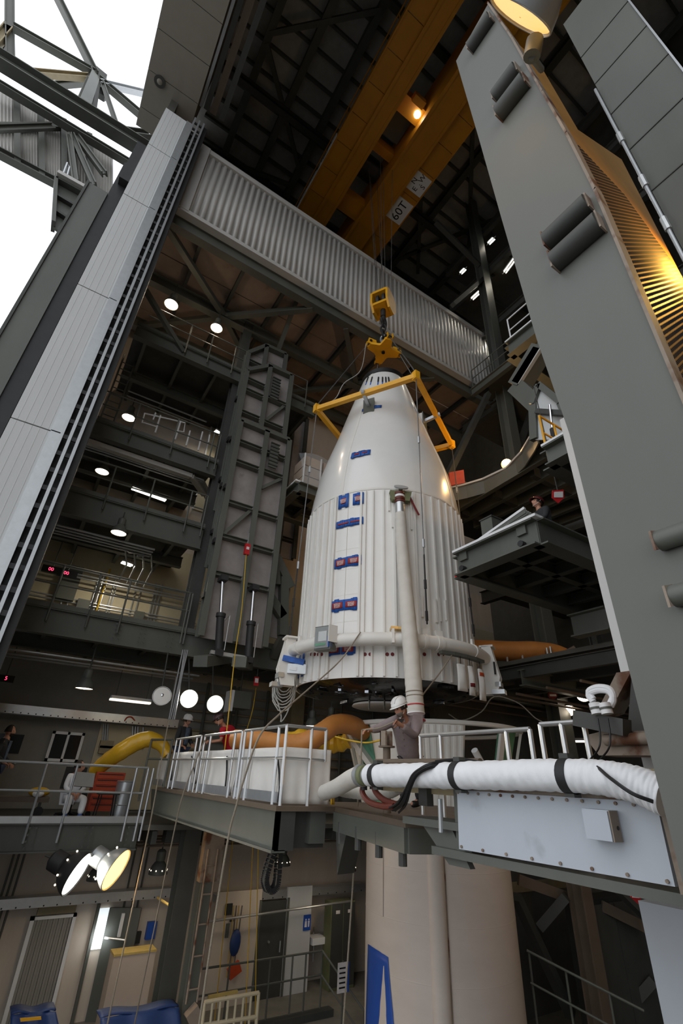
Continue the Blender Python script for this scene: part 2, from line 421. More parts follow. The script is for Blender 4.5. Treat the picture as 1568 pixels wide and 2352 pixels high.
for a in (0,pi/2,pi,1.5*pi):
    off = math.atan2(Pr(800,1040,FC,PROF).y-FC[1], Pr(800,1040,FC,PROF).x-FC[0])
    pts = [V((FC[0]+(r+.004)*math.cos(off+a),FC[1]+(r+.004)*math.sin(off+a),z)) for r,z in CONE]
    g = G()
    for q0,q1 in zip(pts,pts[1:]): g.beam(q0,q1,.1,.012,up=(math.cos(off+a),math.sin(off+a),.3))
    g.o('seam_strip','shell_matte',fa)
G().lathe([(2.11,ZC-.03),(2.115,ZC),(2.11,ZC+.03)],c3,96,cap=False).o('joint_band','shell_matte',fa)
G().lathe([(.72,11.48),(.74,11.5),(.74,11.66),(.66,11.72),(.5,11.74)],c3,48).o('nose_ring','black',fa)
G().lathe([(2.06,1.82),(1.85,1.7),(1.5,1.62),(.95,1.56),(.8,1.52)],c3,64).o('underside_film','black_film',fa)
dsk = G().lathe([(.74,1.50),(.76,1.46),(.7,1.44)],c3,48).o('underside_plate','shell_matte',fa)
for i in range(5):
    a = 3.6+i*.45; q = V((FC[0]+.77*math.cos(a),FC[1]+.77*math.sin(a),1.46)); G().beam(q+V((0,0,.06)),q-V((0,0,.14)),.03,.015).o('strap','black',fa)
random.seed(3)
for i in range(46):
    a = random.uniform(2.7,5.6); r = random.uniform(.9,1.95); z = 1.56+.2*(r-.95)
    q = V((FC[0]+r*math.cos(a),FC[1]+r*math.sin(a),z-.03)); l = random.uniform(.06,.3); b = random.uniform(0,6.28)
    G().beam(q,q+V((l*math.cos(b),l*math.sin(b),-.01)),random.uniform(.02,.09),.05).o('film_fold',('black_film','black_film','mirror_film')[i%9==0 and 2 or 0],fa)
# stringers
pl = Pr(763,1344,FC,PROF); pr_ = Pr(826,1344,FC,PROF)
aL = math.atan2(pl.y-FC[1],pl.x-FC[0]); aR = math.atan2(pr_.y-FC[1],pr_.x-FC[0])
def rib(a, w, d, z0=Z0+.02, z1=ZC-.06, name='stringer', m='shell_matte'):
    n = V((math.cos(a),math.sin(a),0)); q = V((FC[0],FC[1],0))+n*(FR+d/2)
    g = G().beam(q+V((0,0,z0)),q+V((0,0,z1)),w,d,up=n); return g.o(name,m,fa)
RB0 = rib(0,.04,.045)
nst = 54
for i in range(1,nst):
    a = aR+.02+i*2*pi/nst
    d = ((a-aL+pi) % (2*pi))-pi; d2 = ((a-aR+pi) % (2*pi))-pi
    if d > -.03 and d2 < .03: continue
    cA = RB0.copy(); C.objects.link(cA)
    n = V((math.cos(a),math.sin(a),0)); cA.location = V((n.x*(FR+.025),n.y*(FR+.025),.02)); cA.rotation_euler = (0,0,a)
rib(aL,.07,.05,name='door_edge'); rib(aL-.035,.03,.03); rib(aR,.05,.045,name='door_edge'); rib(aR+.05,.04,.04)
for px,y0,y1 in ((893,1137,1175),(900,1137,1213),(941,1145,1218),(966,1370,1418),(998,1378,1430),(1006,1375,1428),(1020,1380,1425)):
    p0 = Pr(px,y0,FC,PROF); p1 = Pr(px,y1,FC,PROF); a = math.atan2(p0.y-FC[1],p0.x-FC[0]); rib(a,.04,.05,p1.z,p0.z,'short_stringer')
# door centre seam and rivet lines as fine raised strips
am = (aL+aR)/2
rib(am,.012,.012,name='door_seam'); 
for z in (2.4,2.9,3.5,4.1,4.6,5.2,5.7):
    g = G()
    for k in range(24):
        a = aL+.03+(aR-aL-.06)*k/23; q = V((FC[0]+FR*math.cos(a),FC[1]+FR*math.sin(a),z)); g.beam(q,q+V((math.cos(a),math.sin(a),0))*.006,.009,.009)
    ob = g.o('rivet_row','shell_matte',fa); ob['kind'] = 'stuff'
# red covers framed in blue tape
def cover(px, py, w, h, rw, rh, txt=True):
    p = Pr(px,py,FC,PROF); sl_ = 0 if p.z < ZC else .3
    M = tangent_frame(p,FC,sl_); x = V(M.col[0][:3]); y = V(M.col[1][:3]); n = V(M.col[2][:3])
    def patch(w_,h_,o_,cx=0):
        def fn(u,v):
            dx = (u-.5)*w_+cx; r = math.hypot(p.x-FC[0],p.y-FC[1]); drop = dx*dx/(2*r)
            return p+x*dx+y*((v-.5)*h_)+n*(o_-drop)
        return fn
    c_ = G().sheet(patch(w,h,.02),8,2).o('tape_patch','tape',fa,solid=.008)
    for k in range(3):
        jx = random.uniform(-.4,.4)*w; G().sheet(patch(random.uniform(.05,.12),h*random.uniform(.9,1.25),.026,jx),2,2).o('tape_strip','tape',c_,solid=.005)
    r_ = G().sheet(patch(rw,rh,.034),6,2).o('red_cover','red_cover',c_,solid=.01)
    if txt:
        for k,(s_,d) in enumerate((('REMOVE',.03),('BEFORE',-.005),('FLIGHT',-.04))):
            T = M @ Matrix.Translation((0,d*rh/.14,.041)); text(s_,.045*rh/.14,T,'lettering','letter_white',r_,.001)
for a in ((790,1152,.27,.33,.13,.15),(823,1146,.28,.32,.14,.15),(789,1204,.4,.19,.3,.035,False),(818,1198,.36,.19,.28,.035,False),
          (783,1294,.34,.24,.25,.15),(813,1288,.36,.24,.28,.14),(776,1392,.34,.24,.26,.14),(807,1388,.36,.24,.26,.13),
          (769,1492,.3,.23,.24,.15),(800,1490,.32,.22,.25,.14),(820,1045,.34,.2,.14,.05,False),(838,1041,.3,.2,.14,.04,False),(853,937,.6,.13,.1,.03,False)):
    cover(*a)
for px in (705,715,723,731,739,838,850,889,901,974,1007,1016):
    p = Pr(px,1503,FC,PROF); n = V((p.x-FC[0],p.y-FC[1],0)).normalized(); G().tube(p-n*.01,p+n*.012,.037,16).o('red_plug','dark_red',fa)
p = Pr(672,1525,FC,PROF)
for (px,py,w_,h_) in ((692,1530,.35,.5),):
    p = Pr(px,py,FC,PROF); M = tangent_frame(p,FC); g = G().sheet(lambda u,v: M @ V(((u-.5)*w_,(v-.5)*h_,.02-((u-.5)*w_)**2/4.2)),6,3); g.o('tape_patch','tape',fa,solid=.01)
# blue tie tapes under the nose ring
for px in (842,852,868,878,886,893):
    p = Pr(px,878,FC,PROF); M = tangent_frame(p,FC,.3); g = G(); q = M.translation; yy = V(M.col[1][:3]); nn = V(M.col[2][:3])
    G().beam(q-yy*.16+nn*.01,q+yy*.02+nn*.01,.035,.01,up=nn).o('tie_tape','tape',fa); G().beam(q+yy*.0+nn*.014,q+yy*.3+nn*.02,.04,.02,up=nn).o('tie_strap','black',fa)
# ---- white lifting ring
pz = Pr(870,1464,FC,[(2.5,-9),(2.5,9)]); RZ = pz.z; RR = 2.38
rg = thing('lifting_ring', 'white tubular lifting ring around the base of the fairing', 'lifting ring', loc=(FC[0],FC[1],RZ-.15))
G().path([V((FC[0]+RR*math.cos(2*pi*i/72),FC[1]+RR*math.sin(2*pi*i/72),RZ)) for i in range(72)],.135,20,closed=True).o('tube','shell_matte',rg)
def ang(px, py=1470):
    p = Pr(px,py,FC,[(RR,-9),(RR,9)]); return math.atan2(p.y-FC[1],p.x-FC[0])
def rp(a, r=RR, z=0): return V((FC[0]+r*math.cos(a),FC[1]+r*math.sin(a),RZ+z))
for px in (975,1003,1010,1082,650,690):
    a = ang(px); t_ = V((-math.sin(a),math.cos(a),0)); G().tube(rp(a)-t_*.03,rp(a)+t_*.03,.15,20).o('collar','shell_matte',rg)
    n = V((math.cos(a),math.sin(a),0)); G().beam(rp(a,RR+.02,.1),rp(a,RR+.02,.25),.09,.05,up=n).o('lug','shell_matte',rg)
for px, sc in ((668,1),(1108,1)):      # end brackets
    a = ang(px); n = V((math.cos(a),math.sin(a),0)); t_ = V((-math.sin(a),math.cos(a),0)); q = rp(a)
    br = G().prism([q+n*.15+V((0,0,.25)),q-n*.05+V((0,0,.28)),q-n*.1+V((0,0,-.75)),q+n*.2+V((0,0,-.75)),q+n*.28+V((0,0,-.4))],t_*.06).o('end_bracket','shell_matte',rg)
    G().prism([q+n*.15+t_*.2+V((0,0,.25)),q-n*.05+t_*.2+V((0,0,.28)),q-n*.1+t_*.2+V((0,0,-.75)),q+n*.2+t_*.2+V((0,0,-.75)),q+n*.28+t_*.2+V((0,0,-.4))],t_*.06).o('end_bracket','shell_matte',rg)
    G().beam(q+n*.05+V((0,0,.27)),q+n*.05+t_*.35+V((0,0,.27)),.3,.04).o('bracket_cap','shell_matte',rg)
    G().beam(q+n*.22+V((0,0,-.55)),q+n*.22+t_*.3+V((0,0,-.55)),.12,.1).o('latch','galv',rg)
    G().tube(q+n*.2+t_*-.06+V((0,0,-.1)),q+n*.2+t_*-.06+V((0,0,-.36)),.02,8).o('pin','black',rg)
    G().beam(q+n*.1+V((0,0,-.72)),q+n*.36+V((0,0,-.72)),.25,.09).o('foot','galv',rg)
# monitor box on the ring
a = ang(757,1452); q = rp(a,RR+.2,.02); n = V((math.cos(a),math.sin(a),0)); t_ = V((-math.sin(a),math.cos(a),0))
mb = thing('monitor_box','grey instrument box with clear cover strapped on the white ring','instrument box',loc=q-V((0,0,.24)))
G().beam(q-t_*.2-n*.06,q+t_*.2-n*.06,.2,.48).o('case','steel',mb); G().beam(q-t_*.17+n*.05,q+t_*.17+n*.05,.06,.42).o('cover','clear',mb)
G().beam(q-t_*.1+n*.045+V((0,0,.03)),q+t_*.1+n*.045+V((0,0,.03)),.02,.2).o('display','white_panel',mb); G().beam(q-t_*.15+n*.08-V((0,0,.14)),q+t_*.1+n*.08-V((0,0,.14)),.01,.05).o('label_strip','green_primer',mb)
G().beam(q+t_*.22-V((0,0,.1)),q+t_*.22+V((0,0,.24)),.03,.2).o('side_bracket','shell_matte',mb); G().beam(q+t_*.17+n*.03-V((0,0,.2)),q+t_*.17+n*.03+V((0,0,.0)),.03,.1).o('tape_strip','tape',mb)
# clear-box bracket next to the duct
a = ang(914,1446); q = rp(a,RR+.02,.2); n = V((math.cos(a),math.sin(a),0)); t_ = V((-math.sin(a),math.cos(a),0))
bk = thing('ring_clamp','white clamp with gold cap on the ring beside the air duct','clamp',loc=q); G().beam(q-t_*.16,q+t_*.16,.22,.05).o('cap','amber_inside',bk)
for s_ in (-.12,.12): G().beam(q+t_*s_-V((0,0,.02)),q+t_*s_-V((0,0,.3)),.05,.25,up=n).o('leg','shell_matte',bk)
# pouch bar
a0 = ang(1003,1495); a1 = ang(1092,1500)
pb = thing('pouch_bar','grey bar under the ring holding hanging white pouches','bar',loc=rp((a0+a1)/2,RR+.1,-.2))
for k in range(4):
    b0 = a0+(a1-a0)*k/4; b1 = a0+(a1-a0)*(k+1)/4; G().beam(rp(b0,RR+.12,-.2),rp(b1,RR+.12,-.2),.12,.06).o('bar_section','steel',pb)
for k,(px,w_,h_,lab) in enumerate(((1044,.24,.5,'wide white pouch hanging leftmost under the ring'),(1063,.15,.55,'narrow white pouch with red lower band under the ring'),(1084,.2,.6,'white pouch with red stripe hanging rightmost under the ring'))):
    a = ang(px,1500); q = rp(a,RR+.14,-.38); n = V((math.cos(a),math.sin(a),0)); t_ = V((-math.sin(a),math.cos(a),0))
    pc = thing('hanging_pouch',lab,'pouch',loc=q-V((0,0,h_)))
    def fn(u,v,q=q,n=n,t_=t_,w_=w_,h_=h_): return q+t_*((u-.5)*w_*(.85+.15*v))-V((0,0,h_*v))+n*(.05*math.sin(pi*u)*math.sin(pi*min(1,v*1.1)))
    G().sheet(fn,8,8).o('pouch','canvas',pc,solid=.04)
    G().tube(q,q+V((0,0,.2)),.008,6).o('cord','cable',pc)
    if k: 
        v0 = .12 if k == 2 else .6
        G().sheet(lambda u,v,fn=fn: fn(u,v0+.12*v)+n*.028,8,1).o('red_stripe','orange' if k == 2 else 'dark_red',pc,solid=.01)
# cable coil
a = ang(655,1500); q = P(655,1558,d=10.6)
cc = thing('cable_coil','coil of grey cable hanging from the left end of the ring','cable coil',loc=q-V((0,0,.5)))
for k in range(7):
    r_ = .2+.035*k*.5; pts = []
    for i in range(18):
        t = 2*pi*i/18; pts.append(q+RT*(r_*math.sin(t)*.85+random.uniform(-.015,.015))+V((0,0,1))*(r_*1.35*math.cos(t)-.05*k+random.uniform(-.01,.01))+FW*(.02*k-.06))
    G().path(pts,.013,6,closed=True).o('loop','cable_grey',cc)
G().path([q+V((0,0,-.3))+RT*-.2,q+V((0,0,-.75))+RT*-.02,q+V((0,0,-.9)),q+V((0,0,-.7))+RT*.12,q+V((0,0,-.3))+RT*.22],.013,6,smooth=5).o('loop','cable_grey',cc)
G().beam(q+V((0,0,.28))-RT*.1,q+V((0,0,.28))+RT*.12,.05,.08).o('tie','green_primer',cc)
q = P(672,1525,d=10.3)
ib = thing('taped_bracket','small grey bracket wrapped in blue tape under the left ring end','bracket',loc=q-V((0,0,.2)))
G().beam(q-RT*.22+V((0,0,.12)),q+RT*.25+V((0,0,.02)),.16,.12).o('wrap','tape',ib); G().beam(q-RT*.1-V((0,0,.1)),q+RT*.3-V((0,0,.12)),.12,.2).o('frame','galv',ib)
G().beam(q-RT*.05-V((0,0,.06))-FW*.07,q+RT*.1-V((0,0,.08))-FW*.07,.02,.08).o('tag','white',ib)
# ---- air duct
dp = [(919,1180,2.27),(922,1240,2.3),(929,1330,2.4),(937,1420,2.6),(944,1500,2.74),(950,1580,2.82),(955,1640,2.86)]
du = thing('air_duct','white fabric air conditioning duct running down the front of the fairing','air duct',loc=Pr(955,1640,FC,[(2.86,-9),(2.86,9)]))
pts = [Pr(x,y,FC,[(d_,-9),(d_,9)]) for x,y,d_ in dp]
G().path(pts,.15,28,smooth=24,rr=lambda t: .82+.2*min(1,t*2),disp=lambda t,a: .012*math.sin(t*170+a)+.012*math.sin(t*90-2*a+2*math.sin(9*t))).o('hose','duct',du)
ax = (pts[0]-pts[1]).normalized()
G().tube(pts[0]-ax*.02,pts[0]+ax*.28,.118,20,.112).o('metal_sleeve','alu',du)
for k in range(4): G().tube(pts[0]+ax*(.29+.07*k),pts[0]+ax*(.35+.07*k),.122+.006*(k%2),20).o('bellows','white' if k == 2 else 'rubber_red',du)
e0 = pts[-1]; e1 = pts[-2]; dn = (e0-e1).normalized()
for k, m in ((.35,'rope'),(.28,'rope'),(.13,'red'),(.0,'white'),(-.12,'red')): G().tube(e0-dn*(k+.02),e0-dn*k,.158,20).o('band',m,du)
G().tube(e0,e0+dn*.3,.15,16,.1).o('plastic_wrap','clear',du)
hd = Pr(917,1140,FC,PROF); n = V((hd.x-FC[0],hd.y-FC[1],0)).normalized(); t_ = V((-n.y,n.x,0))
an = thing('duct_fitting','olive fitting with round grey plate where the air duct meets the fairing','fitting',loc=hd)
G().prism([hd+n*.03+t_*-.26+V((0,0,.04)),hd+n*.03+t_*.26+V((0,0,.04)),hd+n*.03+t_*.2-V((0,0,.22)),hd+n*.03-t_*.2-V((0,0,.22))],n*.16).o('plate_bracket','olive',an)
G().tube(hd+n*.2+V((0,0,.12)),hd+n*.22+V((0,0,.14)),.17,28).o('round_plate','galv',an)
G().tube(hd+n*.1+V((0,0,.0)),hd+n*.18+V((0,0,.12)),.05,12).o('stem','olive',an)
sp_ = [Pr(x,y,FC,PROF)+n*.12 for x,y in ((935,1143),(941,1153),(950,1172),(959,1189))]
g = G()
for q0,q1 in zip(sp_,sp_[1:]): g.beam(q0,q1,.05,.008,up=n)
g.o('red_streamer','dark_red',an)
# ---- yellow spreader frame with bumper pads
ZF = 9.65; cor = [P(727,940,Z=ZF),P(955,865,Z=ZF),P(1037,1022,Z=ZF)]
cm = (cor[0]+cor[2])/2; cor.append(cm*2-cor[1])
yf = thing('lifting_spreader','yellow square spreader frame around the top of the fairing','spreader frame',loc=(cm.x,cm.y,ZF))
for i in range(4):
    G().beam(cor[i],cor[(i+1)%4],.13,.15).o('side_beam','yellow',yf); G().beam(cor[i]-V((0,0,.12)),cor[i]+V((0,0,.16)),.16,.16).o('corner_lug','yellow',yf)
for i,t in ((0,.5),(1,.52),(3,.48),(2,.5)):
    q = lerp(cor[i],cor[(i+1)%4],t); n = V((FC[0]-q.x,FC[1]-q.y,0)); dist = n.length; n.normalize()
    rad = [r for r,z in CONE if z <= ZF+.2][-1]-.05
    e = q+n*(dist-rad-.12)+V((0,0,-.12)); G().beam(q-n*.12,e,.09,.1).o('pad_arm','galv',yf)
    t_ = V((-n.y,n.x,0)); nn = (n+V((0,0,-.28))).normalized(); pdd = G().beam(e-t_*.15,e+t_*.15,.1,.5,up=V((0,0,1))).o('pad','canvas',yf)
    G().beam(e-n*.06-t_*.17,e-n*.06+t_*.17,.03,.54).o('pad_plate','steel',yf)
# ---- hook, spreader cross, slings
AX = V((FC[0],FC[1],0))
ZX = 13.25
xs = thing('spreader_cross','yellow four-armed spreader plate under the crane hook','spreader plate',loc=AX+V((0,0,ZX)))
dirs = [(V((c_.x-FC[0],c_.y-FC[1],0))).normalized() for c_ in cor]
g = G(); pol = []
for d_ in dirs:
    s_ = V((-d_.y,d_.x,0)); 
    pol += [d_*.2-s_*.16,d_*.5-s_*.1,d_*.5+s_*.1,d_*.2+s_*.16] if False else []
order = sorted(dirs,key=lambda d_: math.atan2(d_.y,d_.x))
for d_ in order:
    s_ = V((-d_.y,d_.x,0)); pol += [d_*.26-s_*.2,d_*.56-s_*.12,d_*.56+s_*.12,d_*.26+s_*.2]
g.prism([AX+V((0,0,ZX-.04))+q for q in pol],(0,0,.1)).o('cross_plate','yellow',xs)
for d_ in order:
    s_ = V((-d_.y,d_.x,0))
    for e in (-1,1): G().prism([AX+V((0,0,ZX))+d_*.3+s_*(.09*e),AX+V((0,0,ZX))+d_*.68+s_*(.09*e),AX+V((0,0,ZX+.26))+d_*.62+s_*(.09*e),AX+V((0,0,ZX+.26))+d_*.34+s_*(.09*e)],s_*.03).o('arm_cheek','yellow',xs)
    G().tube(AX+V((0,0,ZX+.13))+d_*.55-s_*.15,AX+V((0,0,ZX+.13))+d_*.55+s_*.15,.05,10).o('pin','black',xs)
G().lathe([(.06,-.1),(.06,.02)],AX+V((0,0,ZX)),12).o('centre_nut','black',xs)
hk = thing('hook_block','yellow crane hook block with steel hook','hook block',loc=AX+V((0,0,14.8)))
zb = 15.75
b1 = V((.5,-.87,0)); b2 = V((.87,.5,0))
for e in (-1,1):
    q = AX+b1*(e*.27)+V((0,0,zb))
    G().prism([q+b2*-.42+V((0,0,-.2)),q+b2*-.2+V((0,0,-.52)),q+b2*.2+V((0,0,-.52)),q+b2*.42+V((0,0,-.2)),q+b2*.42+V((0,0,.35)),q+b2*.25+V((0,0,.5)),q+b2*-.25+V((0,0,.5)),q+b2*-.42+V((0,0,.35))],b1*(e*.08)).o('cheek_plate','yellow',hk)
for z_, l_ in ((.33,.42),(-.25,.36)):
    G().beam(AX+b1*-.27+V((0,0,zb+z_)),AX+b1*.27+V((0,0,zb+z_)),l_*2,.12).o('cover_plate','yellow',hk)
for e in (-.12,.12): G().tube(AX+b1*(e-.05)+V((0,0,zb+.1)),AX+b1*(e+.05)+V((0,0,zb+.1)),.33,24).o('sheave','black_steel',hk)
hc = AX+V((0,0,14.72))
G().tube(hc+V((0,0,.75)),hc+V((0,0,.35)),.1,12).o('shank','black_steel',hk)
hp = [hc+V((0,0,.4))]+[hc+b2*(.2*math.sin(t))+V((0,0,.12+.2*math.cos(t))) for t in [.3+k*.42 for k in range(11)]]
G().path(hp,.085,10,smooth=3,rr=lambda t: 1-.45*t).o('hook','black_steel',hk)
ch = thing('chain','dark shackle chain between the hook and the yellow spreader plate','chain',loc=AX+V((0,0,ZX+.1)))
for k in range(5):
    q = AX+V((0,0,14.72-.28*k)); u = b1 if k % 2 else b2
    G().path([q+u*(.1*math.cos(t))+V((0,0,.17*math.sin(t))) for t in [2*pi*i/12 for i in range(12)]],.035,8,closed=True).o('link','black_steel' if k < 3 else 'galv',ch)
rls = ('left','front','right','far')
for i in range(4):
    a_ = AX+V((0,0,ZX+.1))+dirs[i]*.58; b_ = cor[i]+V((0,0,.16))
    G().tube(a_,b_,.016,8).o('sling','wire',label='steel wire sling to the %s corner of the yellow frame' % rls[i],cat='sling')
for i,(px,py,lab) in enumerate(((668,1442,'long wire rope from the yellow frame to the left ring bracket'),(980,1452,'wire rope with turnbuckle from the yellow frame down the fairing front'),(1088,1480,'wire rope from the yellow frame to the right side of the ring'))):
    b_ = cor[i]-V((0,0,.12)); a = ang(px,py); e = rp(a,RR+.02,.25)
    lt = thing('lifting_line',lab,'wire rope',loc=e)
    m1 = lerp(b_,e,.72) if i == 0 else lerp(b_,e,.76)
    G().tube(b_,m1,.014,8).o('wire','wire',lt); G().tube(m1,lerp(b_,e,.985),.018,8).o('rod','black_steel',lt)
    for t in (.3,.72,.86,.96): q = lerp(b_,e,t); G().tube(q-V((0,0,.1)),q+V((0,0,.1)),.03,8).o('turnbuckle','galv' if t < .8 else 'black_steel',lt)
tl = [AX+V((0,0,13.3))+dirs[0]*.68,P(828,850,d=15.2),P(790,880,d=14.8),P(770,915,d=14.5),P(735,935,d=14.2)]
G().path(tl,.012,6,smooth=6).o('pendant_wire','cable_grey',label='slack grey signal wire draped beside the left sling',cat='wire')
# ---- bridge crane
cr_ = thing('bridge_crane','yellow overhead bridge crane with two girders','overhead crane',loc=(7.1,0,26))
GY0, GY1 = -16, 16.2
for i,(x0,x1) in enumerate(((5.55,6.25),(7.55,8.6))):
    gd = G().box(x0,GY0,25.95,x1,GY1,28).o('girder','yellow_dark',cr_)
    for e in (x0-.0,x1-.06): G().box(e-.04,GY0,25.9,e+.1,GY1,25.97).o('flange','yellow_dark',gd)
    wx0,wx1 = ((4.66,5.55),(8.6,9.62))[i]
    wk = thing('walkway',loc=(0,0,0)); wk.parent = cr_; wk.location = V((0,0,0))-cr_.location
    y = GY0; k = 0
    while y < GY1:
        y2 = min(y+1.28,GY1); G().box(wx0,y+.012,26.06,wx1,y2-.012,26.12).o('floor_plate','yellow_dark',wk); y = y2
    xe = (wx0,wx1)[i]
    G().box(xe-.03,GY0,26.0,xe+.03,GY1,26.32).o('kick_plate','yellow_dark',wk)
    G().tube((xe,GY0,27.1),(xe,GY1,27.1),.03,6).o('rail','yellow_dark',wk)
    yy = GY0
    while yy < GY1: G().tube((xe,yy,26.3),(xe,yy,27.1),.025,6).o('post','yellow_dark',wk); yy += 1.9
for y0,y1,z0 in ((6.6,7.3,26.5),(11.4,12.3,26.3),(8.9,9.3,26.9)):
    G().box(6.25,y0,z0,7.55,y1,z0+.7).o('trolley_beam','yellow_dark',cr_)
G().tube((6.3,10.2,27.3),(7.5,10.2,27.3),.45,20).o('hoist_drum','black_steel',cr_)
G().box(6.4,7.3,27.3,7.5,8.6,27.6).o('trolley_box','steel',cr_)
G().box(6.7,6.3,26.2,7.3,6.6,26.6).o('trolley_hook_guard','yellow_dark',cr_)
def sign(name, par, pts, m='white'): return G().prism(pts,(0,0,-.03)).o(name,m,par)
sg = sign('capacity_sign',cr_,[(8.66,9.86,26.05),(9.6,9.86,26.05),(9.6,11.02,26.05),(8.66,11.02,26.05)])
Mt = Matrix(((0,-1,0,9.13),(-1,0,0,10.44),(0,0,-1,26.015),(0,0,0,1)))
text('60T',.62,Mt,'lettering','letter',sg,.002)
s2 = sign('compass_sign',cr_,[(8.62,8.45,26.05),(9.58,8.45,26.05),(9.58,9.36,26.05),(8.62,9.36,26.05)])
for ch_,dx,dy in (('N',0,.26),('S',0,-.28),('E',-.28,0),('W',.28,0),('.',0,.02)):
    text(ch_,.36,Mt @ Matrix.Translation((10.44-8.9+dx,.03+dy,0)),'lettering','letter',s2,.002)
bs = G().box(4.6,9.5,26.1,4.64,14.0,26.36).o('name_strip','white',cr_)
text('60 TON',.3,Matrix(((0,0,-1,4.59),(-1,0,0,10.8),(0,1,0,26.22),(0,0,0,1))),'lettering','letter',bs,.002)
q = P(958,262,Z=26.5)
G().lathe([(.05,.1),(.14,.05),(.16,-.05),(.1,-.1)],q,12).o('crane_lamp','glow_white',cr_)
light('POINT',q-V((0,0,.3)),5,(1,.95,.85),.15)
for k,(dx,dy) in enumerate(((-.22,.1),(-.14,-.15),(-.05,.2),(.08,-.05),(.16,.18),(.24,-.18))):
    G().tube(AX+V((dx,dy,16.1)),AX+V((dx*1.8,dy*3+.3,26.6)),.012,6).o('hoist_rope','wire',label='thin steel hoist rope running from crane trolley to hook block',cat='rope',group='hoist ropes above the hook block')
# ================================================================ RAILINGS, PLATFORMS, BOOSTER, BRIDGES
def railing(label, pts, posts, h=1.05, m='galv', mids=(.52,), r=.024, cat='railing', base=.12, group=None, name='railing'):
    """pts: corner points on the floor edge; posts: floor points of the posts"""
    pts = [V(q) for q in pts]; t = thing(name,label,cat,group,loc=pts[0])
    for a, b in zip(pts,pts[1:]):
        G().tube(a+V((0,0,h)),b+V((0,0,h)),r,8).o('top_rail',m,t)
        for k in mids: G().tube(a+V((0,0,h*k)),b+V((0,0,h*k)),r*.9,8).o('mid_rail',m,t)
    for q in posts: q = V(q); G().tube(q-V((0,0,base)),q+V((0,0,h)),r,8).o('post',m,t)
    return t
def xs_at(pxs, Y): return [P(x,y,Y=Y).x for x,y in pxs]
E13 = 12.86
for lab,z,x0,x1,pxs,m in (('railing in front of the seated worker in white',-1.03,-1.5,3.0,((65,1894),(132,1925),(279,1925),(325,1900)),'galv'),
    ('railing of the gallery below the red digit displays',3.25,-1.5,3.2,((13,1388),(111,1406),(200,1425),(272,1440),(415,1468)),'steel'),
    ('railing of the gallery with the single long tube light',6.38,-1.2,3.05,((133,1130),(236,1165),(330,1195),(420,1225)),'steel'),
    ('railing of the gallery behind the loose white gate frames',8.77,-.9,3.05,((300,995),(393,1030),(478,1063)),'steel'),
    ('railing of the topmost gallery',12.95,-.2,6.0,((427,800),(475,833),(530,858)),'steel')):
    railing(lab,[(x0,E13,z),(x1,E13,z)],[(x,E13,z) for x in xs_at(pxs,E13)]+[(x1,E13,z)],m=m,base=.35)
# ---- folded flip-up platforms ("tower")
def zt(zx, zy, Y): return P(420+zx/3.017,780+zy/3.017,Y=Y)
def flip(label, Y, X, zbot, ztop, rungs, diag, chamf=0, m='steel', hinge=True):
    t = thing('folded_platform',label,'folding platform',loc=(X[1],Y,zbot))
    for i, x in enumerate(X):
        G().ibeam((x,Y,zbot),(x,Y,ztop[i]),.17,.26,.025,up=(0,1,0)).o('stile',m,t)
        if i < len(X)-1:
            a, b = V((x,Y,ztop[i])), V((X[i+1],Y,ztop[i+1]))
            G().beam(a,b,.26,.14).o('top_rail',m,t)
            G().prism([(x,Y+.1,zbot),(X[i+1],Y+.1,zbot),(X[i+1],Y+.1,ztop[i+1]),(x,Y+.1,ztop[i])],(0,.03,0)).o('deck_plate','plate',t)
            for z in rungs[i]: G().ibeam((x+.09,Y-.02,z),(X[i+1]-.09,Y-.02,z),.2,.13,.02).o('rung',m,t)
    for (i,z0,z1) in diag: G().beam((X[i]+.1,Y-.02,z0),(X[i+1]-.1,Y-.02,z1),.1,.1).o('diagonal',m,t)
    for z in (zbot+1,zbot+2.6,zbot+4.4): 
        if z < min(ztop): G().box(X[0]-.12,Y-.1,z,X[0]-.06,Y+.1,z+.14).o('latch','black_steel',t)
    return t
YA = 12.1
XA = [zt(380,560,YA).x+.08, zt(575,650,YA).x, zt(745,700,YA).x-.08]
rzl = [zt(x,y,YA).z for x,y in ((440,730),(400,860),(350,1140),(310,1375),(260,1630))]
rzr = [zt(x,y,YA).z for x,y in ((600,930),(560,1220),(520,1450),(470,1710))]
ta = zt(380,560,YA).z
flip('front folded steel platform standing upright with hydraulic rams',YA,XA,zt(130,2030,YA).z-.1,[ta,ta,ta],[rzl,[rzl[0]]+rzr],[(0,rzl[3]+.05,rzl[2]),(1,rzr[1]+.9,rzr[0]-.05)])
YB = 12.42
tb = [zt(430,215,YB).z, zt(600,190,YB).z, zt(755,260,YB).z]
XB = [zt(430,215,YB).x+.05, zt(600,190,YB).x, zt(755,260,YB).x-.05]
flip('middle folded steel platform with chamfered top corner',YB,XB,5.0,tb,[[zt(490,300,YB).z,zt(470,370,YB).z,zt(440,520,YB).z,6.5],[zt(640,430,YB).z,zt(600,590,YB).z,7]],[(1,zt(600,590,YB).z,zt(640,430,YB).z)])
YC = 12.74
tc_ = [zt(440,95,YC).z, zt(575,50,YC).z, zt(715,115,YC).z]
XC = [zt(440,95,YC).x+.05, zt(575,50,YC).x, zt(715,115,YC).x-.05]
flip('rear folded steel platform, tallest of the three',YC,XC,7.0,tc_,[[zt(480,165,YC).z,9],[11.5,9]],[])
Y2 = 15.2
XD = [P(640,930,Y=Y2).x, P(675,945,Y=Y2).x, P(704,960,Y=Y2).x]
